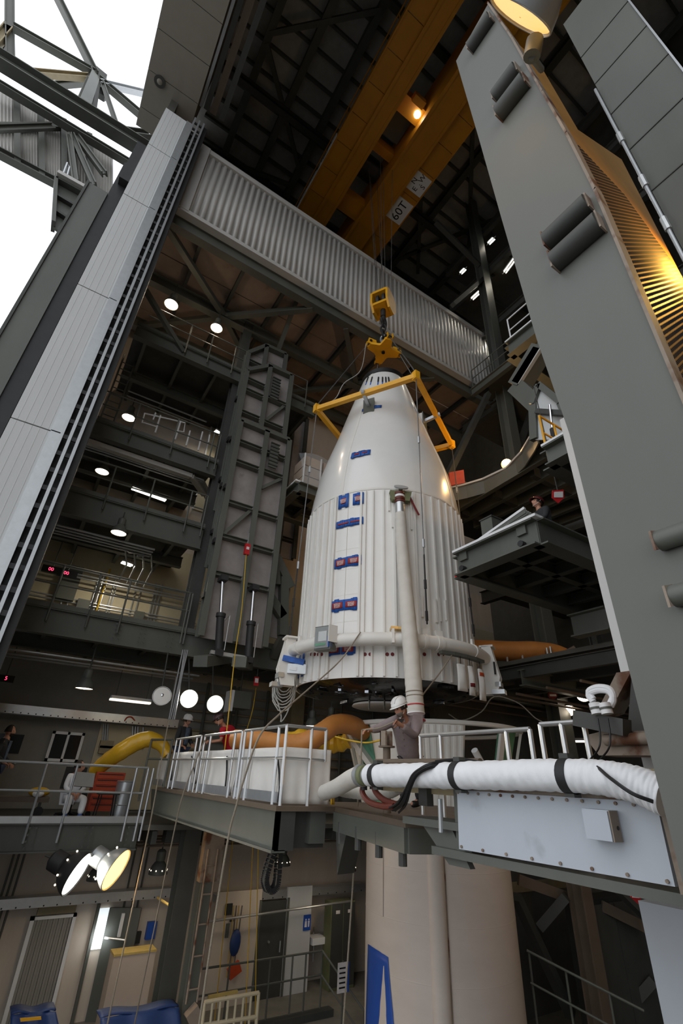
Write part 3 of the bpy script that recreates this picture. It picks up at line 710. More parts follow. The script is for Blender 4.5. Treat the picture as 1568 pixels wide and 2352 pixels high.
flip('folded steel platform farther back behind the wrapped crates',Y2,XD,P(690,1290,Y=Y2).z,[P(660,945,Y=Y2).z]*3,[[6,8,9.5],[6,8,9.5]],[(0,6,8)],m='steel_dark')
# small vertical ladder boards on the platform faces
for k,(zx,zy,zx1,zy1,Y) in enumerate(((650,270,670,430,YB-.15),(640,720,650,900,YA-.15))):
    a = zt(zx,zy,Y); b = zt(zx1,zy1,Y); t = thing('hinge_plate',('toothed hinge plate near the top of the middle folded platform','toothed hinge plate near the top of the front folded platform')[k],'hinge plate',loc=b)
    G().beam(V((a.x,Y,a.z)),V((a.x,Y,b.z)),.06,.28,up=(1,0,0)).o('plate','steel',t)
    for i in range(7): z = a.z+(b.z-a.z)*(i+.5)/7; G().box(a.x-.16,Y-.07,z,a.x+.16,Y-.02,z+.04).o('tooth','steel_dark',t)
for k,(a,b,lab) in enumerate((((247,2150),(275,1675),'hydraulic ram at the left foot of the front folded platform'),((452,2200),(490,1740),'hydraulic ram at the right foot of the front folded platform'))):
    Y = 11.8; p0 = zt(*a,Y); p1 = zt(*b,Y); m_ = lerp(p0,p1,.46); t = thing('hydraulic_ram',lab,'hydraulic ram',loc=p0)
    G().tube(p0,m_,.1,16).o('cylinder','black_steel',t); G().tube(m_,m_+V((0,0,.1)),.125,16).o('gland','black_steel',t)
    G().tube(m_,p1,.045,12).o('rod','chrome',t); G().beam(p1,p1+V((0,0,.14)),.3,.2).o('clevis','black_steel',t); G().beam(p1+V((0,0,.05)),V((p1.x,12.0,p1.z+.05)),.1,.1).o('pin_lug','black_steel',t)
    G().beam(p0,p0-V((0,0,.15)),.22,.2).o('base_lug','black_steel',t)
    G().path([p0+V((.13,-.05,.0)),p0+V((.13,-.05,.9)),m_+V((.1,-.03,-.1))],.012,6).o('hose','galv',t)
cb = thing('catwalk_bracket','perforated channel and brackets under the hydraulic rams','bracket',loc=(4.2,11.8,2.3))
G().beam(zt(190,2165,11.8),zt(480,2215,11.8),.1,.09).o('channel','galv',cb)
for a in ((120,2230,280,2210),(390,2230,440,2260)): G().beam(zt(a[0],a[1],11.5),zt(a[2],a[3],12.6),.35,.25).o('arm','steel',cb)
# inclined support legs to the right of the platforms
sg_ = thing('support_frame','inclined steel support frame right of the folded platforms','support frame',loc=(5.5,12.4,3))
for a,b in (((640,1500),(745,1720)),((590,1770),(690,1920)),((700,1650),(690,2050)),((620,1330),(640,1700))): G().beam(zt(*a,12.4),zt(*b,12.4),.2,.26).o('leg','steel',sg_)
G().prism([zt(600,1650,12.55),zt(640,1520,12.55),zt(745,1730,12.55),zt(690,2080,12.55),zt(560,2050,12.55)],(0,.04,0)).o('skin','plate',sg_)
q_ = zt(690,2080,12.4); G().beam(q_+V((0,0,.1)),V((q_.x,12.95,3.0)),.2,.2).o('foot','steel',sg_)
# ---- left bridge platform
DZ = -.36
br = thing('work_bridge','grey steel work bridge with white canvas screens, left of the man on the rope','bridge platform',loc=(3.4,9,DZ-.5))
G().prism([V((x,y,DZ-.06)) for x,y in ((3.3,13),(3.3,6.66),(4.22,6.66),(3.72,4.5),(5.2,4.1),(7.0,7.1),(6.6,8.0),(5.0,8.0),(4.5,13))],(0,0,.06)).o('deck','brown',br)
G().box(3.34,6.7,-.86,3.4,13,DZ-.06).o('side_girder','steel',br); G().box(3.34,6.7,-.86,3.62,6.76,DZ-.06).o('end_plate','steel_dark',br)
G().box(3.3,6.7,-.88,3.5,13,-.85).o('lower_flange','steel',br)
G().prism([(3.34,13,DZ-.06),(3.34,13.6,DZ-.06),(3.34,13.25,-.86),(3.34,13,-.86)],(.06,0,0)).o('gusset','steel',br)
G().box(3.6,6.9,-.86,4.2,6.96,DZ-.06).o('end_girder','steel_dark',br); G().box(3.9,6.78,-.8,4.15,6.9,DZ-.06).o('end_stiffener','steel',br)
for a,b in (((4.22,6.62),(3.76,4.52)),((3.76,4.52),(5.2,4.12))): G().beam(V(a+(DZ-.17,)),V(b+(DZ-.17,)),.08,.22).o('edge_beam','steel',br)
for t in (.12,.4,.68,.95):
    q = lerp((4.2,6.62,DZ-.28),(3.78,4.55,DZ-.28),t); G().tube(q+V((0,0,-.12)),q+V((0,0,.12)),.045,10).o('bracket_pin','steel_dark',br)
G().prism([V((4.15,6.5,DZ-.28)),V((4.05,6.1,DZ-.28)),V((4.2,6.5,DZ-.75))],(.3,.05,0)).o('knee','steel_dark',br)
RX = 3.38; top = .99
ry = [6.72,7.55,7.75,8.9,9.1,10.3,10.5,11.9]
def yb(px,py): return P(px,py,X=RX).y
segs = (((652,1850),(545,1828)),((538,1826),(452,1808)),((444,1806),(388,1795)))
for k,((a,b),lab) in enumerate(zip(segs,('nearest railing bay of the white screened bridge','middle railing bay of the white screened bridge','farthest railing bay of the white screened bridge'))):
    y0 = yb(*a); y1 = yb(*b); 
    if k == 0: y0 = 6.72
    railing(lab,[(RX,y0,DZ),(RX,y1,DZ)],[(RX,y0,DZ),(RX,y1,DZ),(RX,lerp((0,y0,0),(0,y1,0),.16).y,DZ),(RX,lerp((0,y0,0),(0,y1,0),.82).y,DZ)],h=top,m='alu',mids=(.58,),base=0)
railing('dark railing at the far left end of the white screened bridge',[(RX,yb(378,1794),DZ),(RX-.35,yb(378,1794)+.6,DZ)],[(RX,yb(378,1794),DZ),(RX-.35,yb(378,1794)+.6,DZ)],h=top,m='steel',mids=(.58,),base=.3)
er = railing('short end railing of the white screened bridge beside the yellow flag',[(RX,6.72,DZ),(4.05,6.72,DZ)],[(3.8,6.72,DZ)],h=top,m='alu',mids=(.58,),base=0)
G().tube((4.05,6.72,DZ+top),(4.05,6.72,DZ+top*.56),.024,8).o('post','alu',er)
def tarp(label, a, b, h0, h1, seed, bulge=.04):
    a, b = V(a), V(b); n = (b-a).cross(V((0,0,1))).normalized(); L = (b-a).length; rnd = random.Random(seed); ph = [rnd.uniform(0,6) for _ in range(3)]
    def fn(u,v):
        w_ = bulge*(.5*math.sin(u*9+ph[0]+v*2)+.4*math.sin(u*23+ph[1])*(1-v)+.3*math.sin(v*5+ph[2]))
        return a+(b-a)*u+V((0,0,h0+(h1-h0)*v))+n*w_
    t = thing('canvas_screen',label,'canvas screen',loc=(a+b)/2)
    G().sheet(fn,30,10).o('canvas','canvas',t,solid=.004,sharp=2)
    G().beam(a+V((0,0,h0+.07))-n*.06,b+V((0,0,h0+.07))-n*.06,.012,.13).o('kick_plate','galv',t)
    return t
tx = RX+.07
for k,((p0,p1),lab) in enumerate(zip((((640,1850),(533,1826)),((524,1824),(448,1808)),((440,1806),(384,1796)),((372,1793),(352,1789))),
    ('white canvas screen on the bridge, nearest and widest','white canvas screen on the bridge under the man in red','white canvas screen on the bridge under the white hard hat','short white canvas screen at the far end of the bridge'))):
    tarp(lab,(tx,max(6.85,yb(*p0)),DZ),(tx,yb(*p1),DZ),.02,.72,k)
tarp('beige canvas screen across the near end of the bridge',(3.42,6.82,DZ),(4.2,6.8,DZ),.02,.72,9,.03)
for k,(px,py,px2,py2) in enumerate(((440,1737,449,1800),(521,1737,515,1824),(638,1742,640,1848))):
    G().path([P(px,py,X=RX+.04),lerp(P(px,py,X=RX+.04),P(px2,py2,X=RX+.04),.5)+V((0,-.04,0)),P(px2,py2,X=RX+.04)],.014,6,smooth=4).o('edge_trim','cable',label='black edge strip hanging between the '+('far and middle','middle and near','near and end')[k]+' canvas screens',cat='strip')
fg = thing('yellow_flag','small yellow flag tied at the lower corner of the beige canvas','flag',loc=P(766,1838,Y=6.76))
G().sheet(lambda u,v: P(768-10*u,1826+22*v,Y=6.74)+V((0,.02*math.sin(6*u),0)),4,4).o('cloth','yellow_duct',fg,solid=.004)
# ---- booster
BC = (8.7, 9.5); BR = 1.53; BP = [(BR,-20),(BR,20)]
bo = thing('booster','pinkish white rocket booster stage standing below the bridge','rocket booster',loc=(BC[0],BC[1],FZ))
G().lathe([(BR,FZ),(BR,-.95)],(BC[0],BC[1],0),96).o('tank','booster',bo)
for z in (-1.5,-2.3,-3.1,-3.9,-4.7): G().lathe([(BR,z-.01),(BR+.003,z),(BR,z+.01)],(BC[0],BC[1],0),96,cap=False).o('weld_band','booster',bo)
pq = Pr(1003,2060,BC,BP); a = math.atan2(pq.y-BC[1],pq.x-BC[0]); n = V((math.cos(a),math.sin(a),0)); s_ = V((-n.y,n.x,0))
q = V((BC[0],BC[1],0))+n*BR
prof_ = [q+s_*(.16*math.cos(t))+n*(.12*math.sin(t)) for t in [pi*i/10 for i in range(11)]]
G().prism([p_+V((0,0,FZ)) for p_ in prof_],(0,0,4.2)).o('cable_raceway','booster',bo)
G().beam(q+s_*.17+V((0,0,FZ)),q+s_*.17+V((0,0,-1.15)),.02,.015,up=n).o('raceway_edge','rust',bo)
def decal(quad, off, m, name, par):
    def fn(u,v):
        x = (quad[0][0]*(1-u)+quad[1][0]*u)*(1-v)+(quad[3][0]*(1-u)+quad[2][0]*u)*v; y = (quad[0][1]*(1-u)+quad[1][1]*u)*(1-v)+(quad[3][1]*(1-u)+quad[2][1]*u)*v
        p_ = Pr(x,y,BC,BP); a_ = math.atan2(p_.y-BC[1],p_.x-BC[0]); return V((BC[0]+(BR+off)*math.cos(a_),BC[1]+(BR+off)*math.sin(a_),p_.z))
    return G().sheet(fn,10,10).o(name,m,par,solid=.001)
dc = decal(((846,2168),(892,2198),(908,2380),(840,2376)),.012,'blue_paint','blue_letter',bo)
decal(((882,2218),(883.5,2218),(891,2380),(869,2380)),.016,'booster','letter_opening',dc)
G().path([Pr(880,1905+20*i,BC,BP)+V((-.01,-.01,0)) for i in range(11)],.004,5).o('hairline_cord','brown',bo)
# ---- boat tail ring between booster and fairing
bt = thing('boat_tail','white and green flared boat tail ring on top of the booster','boat tail',loc=(BC[0],BC[1],-.95))
def btp(a, v, off=0): r = 1.53+(2.1-1.53)*v+off; return V((BC[0]+r*math.cos(a),BC[1]+r*math.sin(a),-.9+2.0*v))
def bang(px, v=.8):
    best = None
    for i in range(720):
        a = .80*pi+i*(pi*.93)/720; p_ = btp(a,v); vx = p_.dot(RT)/p_.dot(FW)*FPX+784
        if best is None or abs(vx-px) < best[0]: best = (abs(vx-px),a)
    return best[1]
for p0,p1,nr in ((857,912,1),(975,1066,6),(912,975,3)):
    a0, a1 = bang(p0), bang(p1)
    sh = G().sheet(lambda u,v: btp(a0+(a1-a0)*u,v),10,6).o('shell_panel','shell_matte',bt,solid=.03)
    for k in range(nr):
        a = a0+(a1-a0)*(k+.5)/nr; G().beam(btp(a,.02,.02),btp(a,.97,.02),.05,.03,up=(math.cos(a),math.sin(a),0)).o('stringer','shell_matte',sh)
for px in (806,818,1150,1196): a = bang(px); G().beam(btp(a,0),btp(a,1),.16,.06,up=(math.cos(a),math.sin(a),0)).o('frame_rib','shell_matte',bt)
for p0,p1 in ((812,846),(1150,1205)):
    a0, a1 = bang(p0), bang(p1); G().sheet(lambda u,v: btp(a0+(a1-a0)*u,v,-.12),6,4).o('green_liner','green_primer',bt,solid=.02)
G().path([btp(2*pi*i/72,1) for i in range(72)],.05,8,closed=True).o('upper_ring','shell_matte',bt); G().path([btp(2*pi*i/72,0) for i in range(72)],.05,8,closed=True).o('lower_ring','shell_matte',bt)
G().beam(P(806,1692,d=10.7),P(858,1764,d=10.1),.22,.1).o('frame_rib','shell_matte',bt); G().beam(P(822,1694,d=10.75),P(868,1760,d=10.2),.05,.2).o('green_liner','green_primer',bt)
a0 = bang(1082,.75); a1 = bang(1160,.1); G().tube(btp(a0,.75,.12),btp(a1,.05,.3),.07,12).o('strut','white',bt)
# ---- right-hand umbilical bridge with the white panel and the white duct
PX = 3.5
ub = thing('umbilical_bridge','tan box beam bridge carrying the white duct and the bolted white panel','bridge beam',loc=(3.8,3,-.5))
ya, yz = P(890,1760,X=PX+.12).y, 1.2
G().box(PX+.1,yz,-.1,PX+.45,4.75,.135).o('box_beam','tan',ub)
G().tube(V((PX+.1,4.85,.17)),V((PX+.1,3.3,.17)),.035,10).o('top_pipe','brown',ub)
G().box(PX+.06,3.45,-.52,PX+.3,3.62,-.05).o('hanger_plate','steel',ub); G().box(PX+.02,3.5,-.36,PX+.4,4.3,-.3).o('bracket','steel',ub)
G().box(PX+.02,1.5,-.56,PX+.3,3.9,-.5).o('lower_flange','steel',ub)
G().prism([(PX+.08,3.7,-.34),(PX+.08,4.1,-.34),(PX+.08,3.75,-.62),(PX+.08,3.5,-.62)],(.06,0,0)).o('knee_plate','steel',ub)
G().tube(P(1010,1835,X=PX+.02),P(1013,1912,X=PX+.02),.022,8).o('drop_tube','galv',ub)
for px in (1085,1300,980): q = P(px,1800,X=PX+.1); G().box(q.x-.06,q.y-.06,-.2,q.x+.02,q.y+.06,-.04).o('lug','steel_dark',ub)
pn = thing('cover_panel','large white bolted cover panel on the right bridge','panel',loc=(PX,2.7,-.5))
pc = [P(1049,1814,X=PX),P(1507,1843,X=PX),P(1550,2037,X=PX),P(1054,1950,X=PX)]
G().prism(pc,(.05,0,0)).o('sheet','panel_blue',pn)
G().beam(pc[0]+V((.02,0,.015)),pc[1]+V((.02,0,.015)),.06,.025).o('top_hinge','rust',pn)
for k in range(15):
    q = lerp(pc[0],pc[1],(k+.1)/14.3)-V((.0,0,.02)); G().tube(q,q-V((.012,0,0)),.011,8).o('bolt','rust',pn)
for k in range(8):
    q = lerp(pc[3],pc[2],.02+.96*(k/7)**1)+V((0,0,.02)); G().tube(q,q-V((.012,0,0)),.011,8).o('bolt','rust',pn)
G().box(PX-.0,pc[2].y-.14,-.5,PX+.1,pc[2].y-.02,-.02).o('edge_gasket','rust',pn)
jq = [P(1338,1860,X=PX-.1),P(1402,1862,X=PX-.1),P(1420,1940,X=PX-.1),P(1350,1935,X=PX-.1)]
jx = thing('junction_box','small square junction box mounted on the white cover panel','junction box',loc=(PX,jq[2].y,jq[2].z))
ys_ = [q.y for q in jq]; zs_ = [q.z for q in jq]
G().box(PX-.1,min(ys_)+.02,min(zs_)+.02,PX,max(ys_),max(zs_)).o('case','panel_blue',jx); G().box(PX-.115,min(ys_)+.025,min(zs_)+.022,PX-.1,max(ys_)-.005,max(zs_)-.005).o('lid','panel_blue',jx)
q = V((PX-.05,min(ys_)+.02,(min(zs_)+max(zs_))/2)); G().tube(q,q-V((0,.012,0)),.012,8).o('lock','black',jx); G().box(PX-.11,min(ys_)+.012,min(zs_)+.02,PX-.02,min(ys_)+.02,max(zs_)).o('hinge_side','rust',jx)
wd = thing('white_duct','long white wrapped duct with black straps along the right bridge','duct',loc=P(1050,1780,X=PX-.12))
cp = [P(x,y,X=PX-.12) for x,y in ((848,1781),(950,1781),(1050,1781),(1180,1780),(1300,1781),(1390,1787),(1470,1805),(1530,1832))]
G().path(cp,.104,48,smooth=44,rr=lambda t: 1+(.12*max(0,t-.7)*2),disp=lambda t,a: .022*math.sin(t*150+2*a+1.5*math.sin(t*31+a))+.014*math.sin(t*260-3*a+2*math.sin(t*17))+.01*math.sin(5*a+t*40)).o('wrapped_hose','duct_white',wd)
for px,py in ((866,1781),(1055,1781),(1306,1782)):
    q = P(px,py,X=PX-.12); G().tube(q-V((0,.035,0)),q+V((0,.035,0)),.112,24).o('strap','black_steel',wd)
    for e in (-1,1): G().box(q.x-.03,q.y-.035,q.z+e*.11-.02,q.x+.05,q.y+.035,q.z+e*.11+.03).o('strap_lug','steel_dark',wd)
q = cp[0]; ax = (cp[0]-cp[1]).normalized()
for k,(r_,m) in enumerate(((.08,'galv'),(.1,'olive'),(.11,'galv'))): G().tube(q+ax*(.06*k),q+ax*(.06*k+.06),r_,20).o('coupling',m,wd)
G().path([q+ax*.18,P(805,1790,X=3.5),P(775,1808,X=3.7),P(745,1820,X=4.0)],.1,18,smooth=6).o('fabric_elbow','duct',wd)
lo = thing('lower_hose','ribbed white hose lying under the coupling of the white duct','hose',loc=P(850,1815,X=3.9))
G().path([P(770,1812,X=4.2),P(800,1818,X=4.05),P(850,1822,X=3.95),P(890,1818,X=3.9),P(915,1806,X=3.85)],.075,14,smooth=10,rr=lambda t: 1+.06*math.sin(t*120)).o('hose','duct',lo)
for k,pp in enumerate((((836,1800),(832,1820),(848,1842),(880,1852),(905,1852)),((856,1798),(862,1818),(880,1836),(905,1846),(912,1848)))):
    pts_ = [P(x,y,X=PX-.05+.03*k) for x,y in pp]
    t = thing('red_hose',('reddish brown hose looping below the coupling, outer loop','reddish brown hose looping below the coupling, inner loop')[k],'hose',loc=pts_[2])
    G().path(pts_,.03,10,smooth=6).o('hose','rubber_red',t); G().path([pts_[0]+V((0,0,.02)),pts_[0]-V((0,0,.06))],.035,10).o('cuff','cable',t)
cbn = thing('cable_bundle','bundle of black cables draped over the white duct','cable bundle',loc=P(945,1845,X=3.32))
for k in range(7):
    o_ = V((random.uniform(-.015,.02),random.uniform(-.03,.03),random.uniform(-.02,.02)))
    pts_ = [P(x,y,X=xx)+o_*s_ for x,y,xx,s_ in ((1060,1748,3.55,1),(1020,1752,3.4,1),(985,1757,3.27,1),(955,1775,3.25,.8),(940,1803,3.26,.8),(925,1838,3.34,1.5),(905,1852,3.5,2.5))]
    G().path(pts_,.011,6,smooth=5).o('cable','cable',cbn)
cb2 = thing('thin_cables','two thin black cables crossing the right end of the white duct','cables',loc=P(1420,1800,X=3.2))
for k in range(2): G().path([P(x,y+3*k,X=xx) for x,y,xx in ((1305,1751,3.45),(1360,1755,3.34),(1400,1785,3.22),(1450,1820,3.2),(1500,1840,3.25))],.008,6,smooth=5).o('cable','cable',cb2)
cl_ = thing('black_cables','black cables lying along the tan bridge beam','cables',loc=P(1150,1748,X=3.5))
for k in range(3): G().path([P(x,y+3*k,X=3.52) for x,y in ((1000,1748),(1060,1743),(1120,1752),(1200,1752),(1300,1751),(1350,1750))],.009,6,smooth=4).o('cable','cable',cl_)
ru = 4.7
for k,(pp,lab) in enumerate(((((965,1690),(1215,1667)),'silver railing to the right of the man on the rope'),(((1240,1664),(1345,1686)),'short silver railing at the right end of the bridge'))):
    a = P(*pp[0],X=ru); b = P(*pp[1],X=ru)
    if k: b = V((b.x,b.y,a.z-.06))
    z_ = a.z; b = V((b.x,b.y,z_))
    t = railing(lab,[a-V((0,0,1)),b-V((0,0,1))],[a-V((0,0,1)),lerp(a,b,.22 if k == 0 else .5)-V((0,0,1)),b-V((0,0,1))]+([lerp(a,b,.82)-V((0,0,1))] if k == 0 else []),h=1.0,m='alu',mids=(),r=.026,base=.0)
pp_ = thing('brown_post','short brown steel post with bracket plate beside the man on the rope','post',loc=V((P(888,1745,d=6.2).x,P(888,1745,d=6.2).y,DZ)))
q0 = P(888,1750,d=6.2); q1 = P(889,1716,d=6.2); G().tube(V((q0.x,q0.y,DZ)),V((q0.x,q0.y,q1.z)),.05,14).o('tube','brown',pp_)
G().tube(V((q0.x,q0.y,q1.z)),V((q0.x,q0.y,q1.z+.02)),.11,14).o('flange','brown',pp_); G().box(q0.x-.06,q0.y-.05,q1.z+.02,q0.x-.03,q0.y+.07,q1.z+.2).o('cheek_plate','rust',pp_); G().box(q0.x+.03,q0.y-.05,q1.z+.02,q0.x+.06,q0.y+.07,q1.z+.2).o('cheek_plate','rust',pp_); G().box(q0.x-.06,q0.y+.05,q1.z+.02,q0.x+.06,q0.y+.07,q1.z+.2).o('back_plate','brown',pp_)
# ---- big leaning tower plates at right
CX = 2.6
c1 = thing('tower_column','huge grey-green steel column plate with pipe stubs, close at right','column',loc=(CX,1,FZ))
tl = P(1047,140,X=CX); tr = P(1120,10,X=CX)
LE = [(FZ,1.31),(2.1,1.32),(3.1,1.39),(4.92,1.455),(6.65,1.51),(9.25,1.604)]; RE = [(9.47,.968),(7.79,.841),(6.07,.754),(5.08,.70),(4.08,.668),(FZ,.66)]
G().prism([V((CX,y,z)) for z,y in LE+RE],(.05,0,0)).o('face_plate','steel_smooth',c1)
for (z0,y0),(z1,y1) in zip(RE,RE[1:]): G().prism([V((CX-.02,y0,z0)),V((CX-.02,y0-.02,z0+.02)),V((CX-.02,y1-.02,z1)),V((CX-.02,y1,z1))],(.11,0,0)).o('edge_flange','rust',c1)
for (z0,y0),(z1,y1) in zip(LE,LE[1:]): G().prism([V((CX+.05,y0,z0)),V((CX+.05,y1,z1)),V((CX+.05,y1-.05,z1)),V((CX+.05,y0-.05,z0))],(.45,0,0)).o('side_plate','steel_smooth',c1)
mp_ = [V((CX+.06,.70,5.2)),V((CX+.06,.70,-1.2)),V((5.9,.70,-1.2)),P(1568,640,Y=.7),P(1427,366,Y=.7),V((3.0,.70,5.75))]
G().prism([V((CX+.06,.70,5.2)),V((3.0,.70,5.75)),P(1234,139,Y=.8),V((CX+.06,.86,8)),V((CX+.06,.95,9.3))],(0,.02,0)).o('upper_side_panel','mesh_panel',c1)
G().prism(mp_,(0,.03,0)).o('side_panel','mesh_panel',c1)
g = G()
def xr(z):      # right edge of the panel at height z
    es = [(q.z,q.x) for q in mp_[2:]]; es.sort()
    for (z0,x0),(z1,x1) in zip(es,es[1:]):
        if z0 <= z <= z1: return x0+(x1-x0)*(z-z0)/(z1-z0)
    return CX+.1
z = .2; k = 0
while z < 5.1:
    x = CX+.08+(.03 if k % 2 else 0); xe = xr(z)-.05
    if z > 7: 
        z += .028; k += 1; continue
    while x < xe:
        g.add([(x,.694,z),(x+.04,.694,z),(x+.04,.690,z+.011),(x,.690,z+.011)],[(0,1,2,3)]); x += .06
    z += .028; k += 1
me_ = g.o('expanded_mesh','black_steel',c1,sharp=3); me_['kind'] = 'stuff'
for a,b,r_ in (((1078,105),(1132,40),.1),((1135,215),(1190,165),.1),((1143,252),(1212,192),.11),((1252,545),(1352,472),.085),((1270,590),(1388,512),.095)):
    p0 = P(*a,X=CX-.05); p1 = P(*b,X=CX-.05); zc = (p0.z+p1.z)/2
    q0 = V((CX-.04,p0.y,zc)); q1 = V((CX-.04,max(.70+.3*max(0,(zc-4.1)/5.4),p1.y),zc)); st = G().tube(q0,q1,r_,18).o('pipe_stub','steel_dark',c1)
    G().box(CX-r_*1.15,q0.y,zc-r_*1.1,CX,q0.y+.012,zc+r_*1.1).o('end_plate','rust',st); G().box(CX-r_*.9,q1.y-.012,zc-r_*1.1,CX,q1.y,zc+r_*1.1).o('end_plate','rust',st)
for (px,py,r_) in ((1512,1243,.055),(1545,1370,.055)):
    p0 = P(px,py,X=CX-.03); st = G().tube(V((CX-.03,p0.y,p0.z)),V((CX-.03,.7,p0.z)),r_,18).o('pipe_stub','steel',c1); G().prism([V((CX,p0.y,p0.z+r_*1.3)),V((CX-r_*1.6,p0.y,p0.z+r_*.8)),V((CX-r_*1.6,p0.y,p0.z-r_*1.2)),V((CX,p0.y,p0.z-r_*.6))],(0,.012,0)).o('end_plate','rust',st)
c2 = thing('far_column','dark grey steel column at the top right corner behind the amber lamp','column',loc=(4.5,.3,FZ))
G().box(4.5,-.12,FZ,4.56,.64,11.7).o('face_plate','steel',c2); G().box(4.48,-.14,FZ,4.7,-.12,11.6).o('flange','galv',c2); G().box(4.56,.56,FZ,4.9,.64,11.7).o('side_plate','steel_dark',c2)
for z in (6.2,7.2,8.2,9.2,10.2): G().box(4.49,-.12,z,4.5,.64,z+.015).o('plate_joint','steel_dark',c2)
G().tube((4.46,.66,4),(4.46,.66,9),.02,8).o('conduit','galv',c2)
for z in (5.4,6.3,7.4): G().tube((4.46,.66,z),(4.46,.66,z+.22),.035,8).o('coupling','alu',c2)
# white mast strips behind the column
G().box(5.2,2.2,-.2,5.35,P(1390,1400,X=5.2).y,4.5).o('white_mast','white_panel',label='narrow white mast showing left of the big column',cat='mast')
G().box(4.6,.9,FZ,4.9,P(1482,2150,X=4.6).y,-.75).o('lower_mast','panel_blue',label='pale blue-grey mast panel at the bottom right corner',cat='mast')
rb = thing('rusty_bracket','rusty steel support foot with gussets below the white mast','bracket',loc=P(1440,1730,X=4.9))
q0 = [P(x,y,X=4.9) for x,y in ((1388,1575),(1405,1540),(1450,1535),(1500,1660),(1490,1690),(1470,1680))]
G().prism([P(x,y,X=4.95) for x,y in ((1415,1545),(1450,1540),(1400,1635),(1365,1645))],(.25,0,0)).o('gusset','rust',rb)
G().prism([P(x,y,X=5.0) for x,y in ((1450,1545),(1520,1690),(1440,1690))],(.25,0,0)).o('web','steel_dark',rb)
G().prism([P(x,y,X=4.7) for x,y in ((1340,1690),(1380,1680),(1510,1678),(1510,1735),(1375,1735))],(.3,0,0)).o('foot','rust',rb)
G().tube(P(1390,1700,X=4.65),P(1500,1695,X=4.65),.05,12).o('roll','rust',rb)
G().beam(P(1325,1650,X=4.6),P(1440,1672,X=4.6),.14,.14).o('square_tube','steel_dark',rb)
ct = thing('connector_cluster','pair of white wrapped connectors with curled hoses on the rusty bracket','connector',loc=P(1385,1640,X=4.5))
for px in (1372,1395):
    a = P(px,1640,X=4.5); b = P(px-8,1615,X=4.5); G().tube(a,b,.05,14).o('connector','white',ct); G().tube(lerp(a,b,.4),lerp(a,b,.6),.054,14).o('ring','steel',ct)
    G().path([P(px,1650,X=4.48),P(px+6,1690,X=4.45),P(px+2,1720,X=4.4),P(px-20,1748,X=4.2)],.008,6,smooth=5).o('cable','cable',ct)
for k in range(2): G().path([P(x,y-6*k,X=4.55) for x,y in ((1362,1612),(1352,1595),(1372,1585),(1398,1588),(1408,1605),(1402,1622))],.03,10,smooth=5).o('curled_hose','duct_white',ct)
# ================================================================ LAMPS
def aim(axis):      # rotation that turns -Z onto the axis
    return V((0,0,-1)).rotation_difference(V(axis).normalized()).to_matrix().to_4x4()
def lamp(label, pos, r=.2, glow='glow_warm', axis=(0,0,-1), power=0, col=(1,.85,.66), hang=None, m='steel', deep=1.0, cat='lamp', inner=None, group=None):
    M = Matrix.Translation(V(pos)) @ aim(axis); t = thing('high_bay_lamp',label,cat,group,loc=pos); f = lambda pr: [(M.to_3x3() @ V((0,0,0)), 0)]
    R3 = M.to_3x3().to_4x4()
    def L(prof, name, mt, n=28, par=None, cap=False, solid=0): return G().lathe(prof,pos,n,R3,cap=cap).o(name,mt,par or t,solid=solid)
    sh = L([(r,0),(r*1.02,.01),(r*.96,r*.35*deep),(r*.78,r*.8*deep),(r*.5,r*1.15*deep),(r*.42,r*1.2*deep)],'shade',m,solid=.008)
    L([(r*.42,r*1.15*deep),(r*.5,r*1.3*deep),(r*.5,r*2.1*deep),(r*.3,r*2.3*deep)],'housing',m if m != 'white' else 'galv',cap=True)
    L([(r*.95,r*.06),(r*.6,r*.02),(.01,r*.0)],'lens' if not inner else 'reflector',glow,24)
    if hang: G().tube(M @ V((0,0,r*2.2*deep)),V(hang),.018,6).o('hanger','steel_dark',t)
    if power:
        light('SPOT',M @ V((0,0,-.03)),power,col,r*.7,rot=R3.to_3x3().to_euler(),spot=2.7)
    return t
def up(p, z): return (p[0],p[1],z)
p = P(393,700,Z=14.5); light('POINT',p-V((0,0,.25)),26,(1,.75,.5),.2); lamp('glowing round lamp under the brown ceiling, left one of two',p,.24,'glow_warm',power=90,hang=up(p,15.6))
p = P(497,754,Z=14.5); light('POINT',p-V((0,0,.25)),26,(1,.75,.5),.2); lamp('glowing round lamp under the brown ceiling, right one of two',p,.22,'glow_warm',power=90,hang=up(p,15.6))
p = P(295,960,Z=11.4); lamp('glowing round lamp over the gallery with white gate frames',p,.24,'glow_warm',power=60,hang=up(p,12.6))
p = P(234,1084,Z=7.9); lamp('glowing round lamp above the gallery with the single tube light',p,.2,'glow_warm',power=30,hang=up(p,8.6))
p = P(272,1225,Z=5.45); lamp('glowing round lamp above the cream conduit wall',p,.2,'glow_warm',power=70,hang=up(p,6.1))
lk = -P(434,1605,Y=12.2).normalized()
for k,(px,py,ps,lab,gl) in enumerate(((434,1605,.212,'glaring round lamp facing the viewer above the white hard hat','glow_white'),(494,1617,.205,'glaring round lamp facing the viewer above the man in red','glow_white'))):
    p = P(px,py,Y=12.3); lamp(lab,p,ps,gl,axis=lk+V((.1*k,0,-.1)),power=110,col=(1,.95,.84),hang=up(p+V((0,.75,.1)),2.64))
p = P(372,1598,Y=12.3); t = lamp('unlit white lamp shade turned to the viewer beside two glaring lamps',p,.21,'shell_matte',axis=lk+V((.1,0,.25)),m='white',hang=up(p+V((0,.35,.1)),2.6))
G().ball(p-lk*.06,.07,8,(1,1,1)).o('bulb','chrome',t)
p = P(193,1582,Y=13.4); lamp('lit lamp with flared shade hanging above the white window',p,.2,'glow_warm',power=14,hang=up(p,2.6))
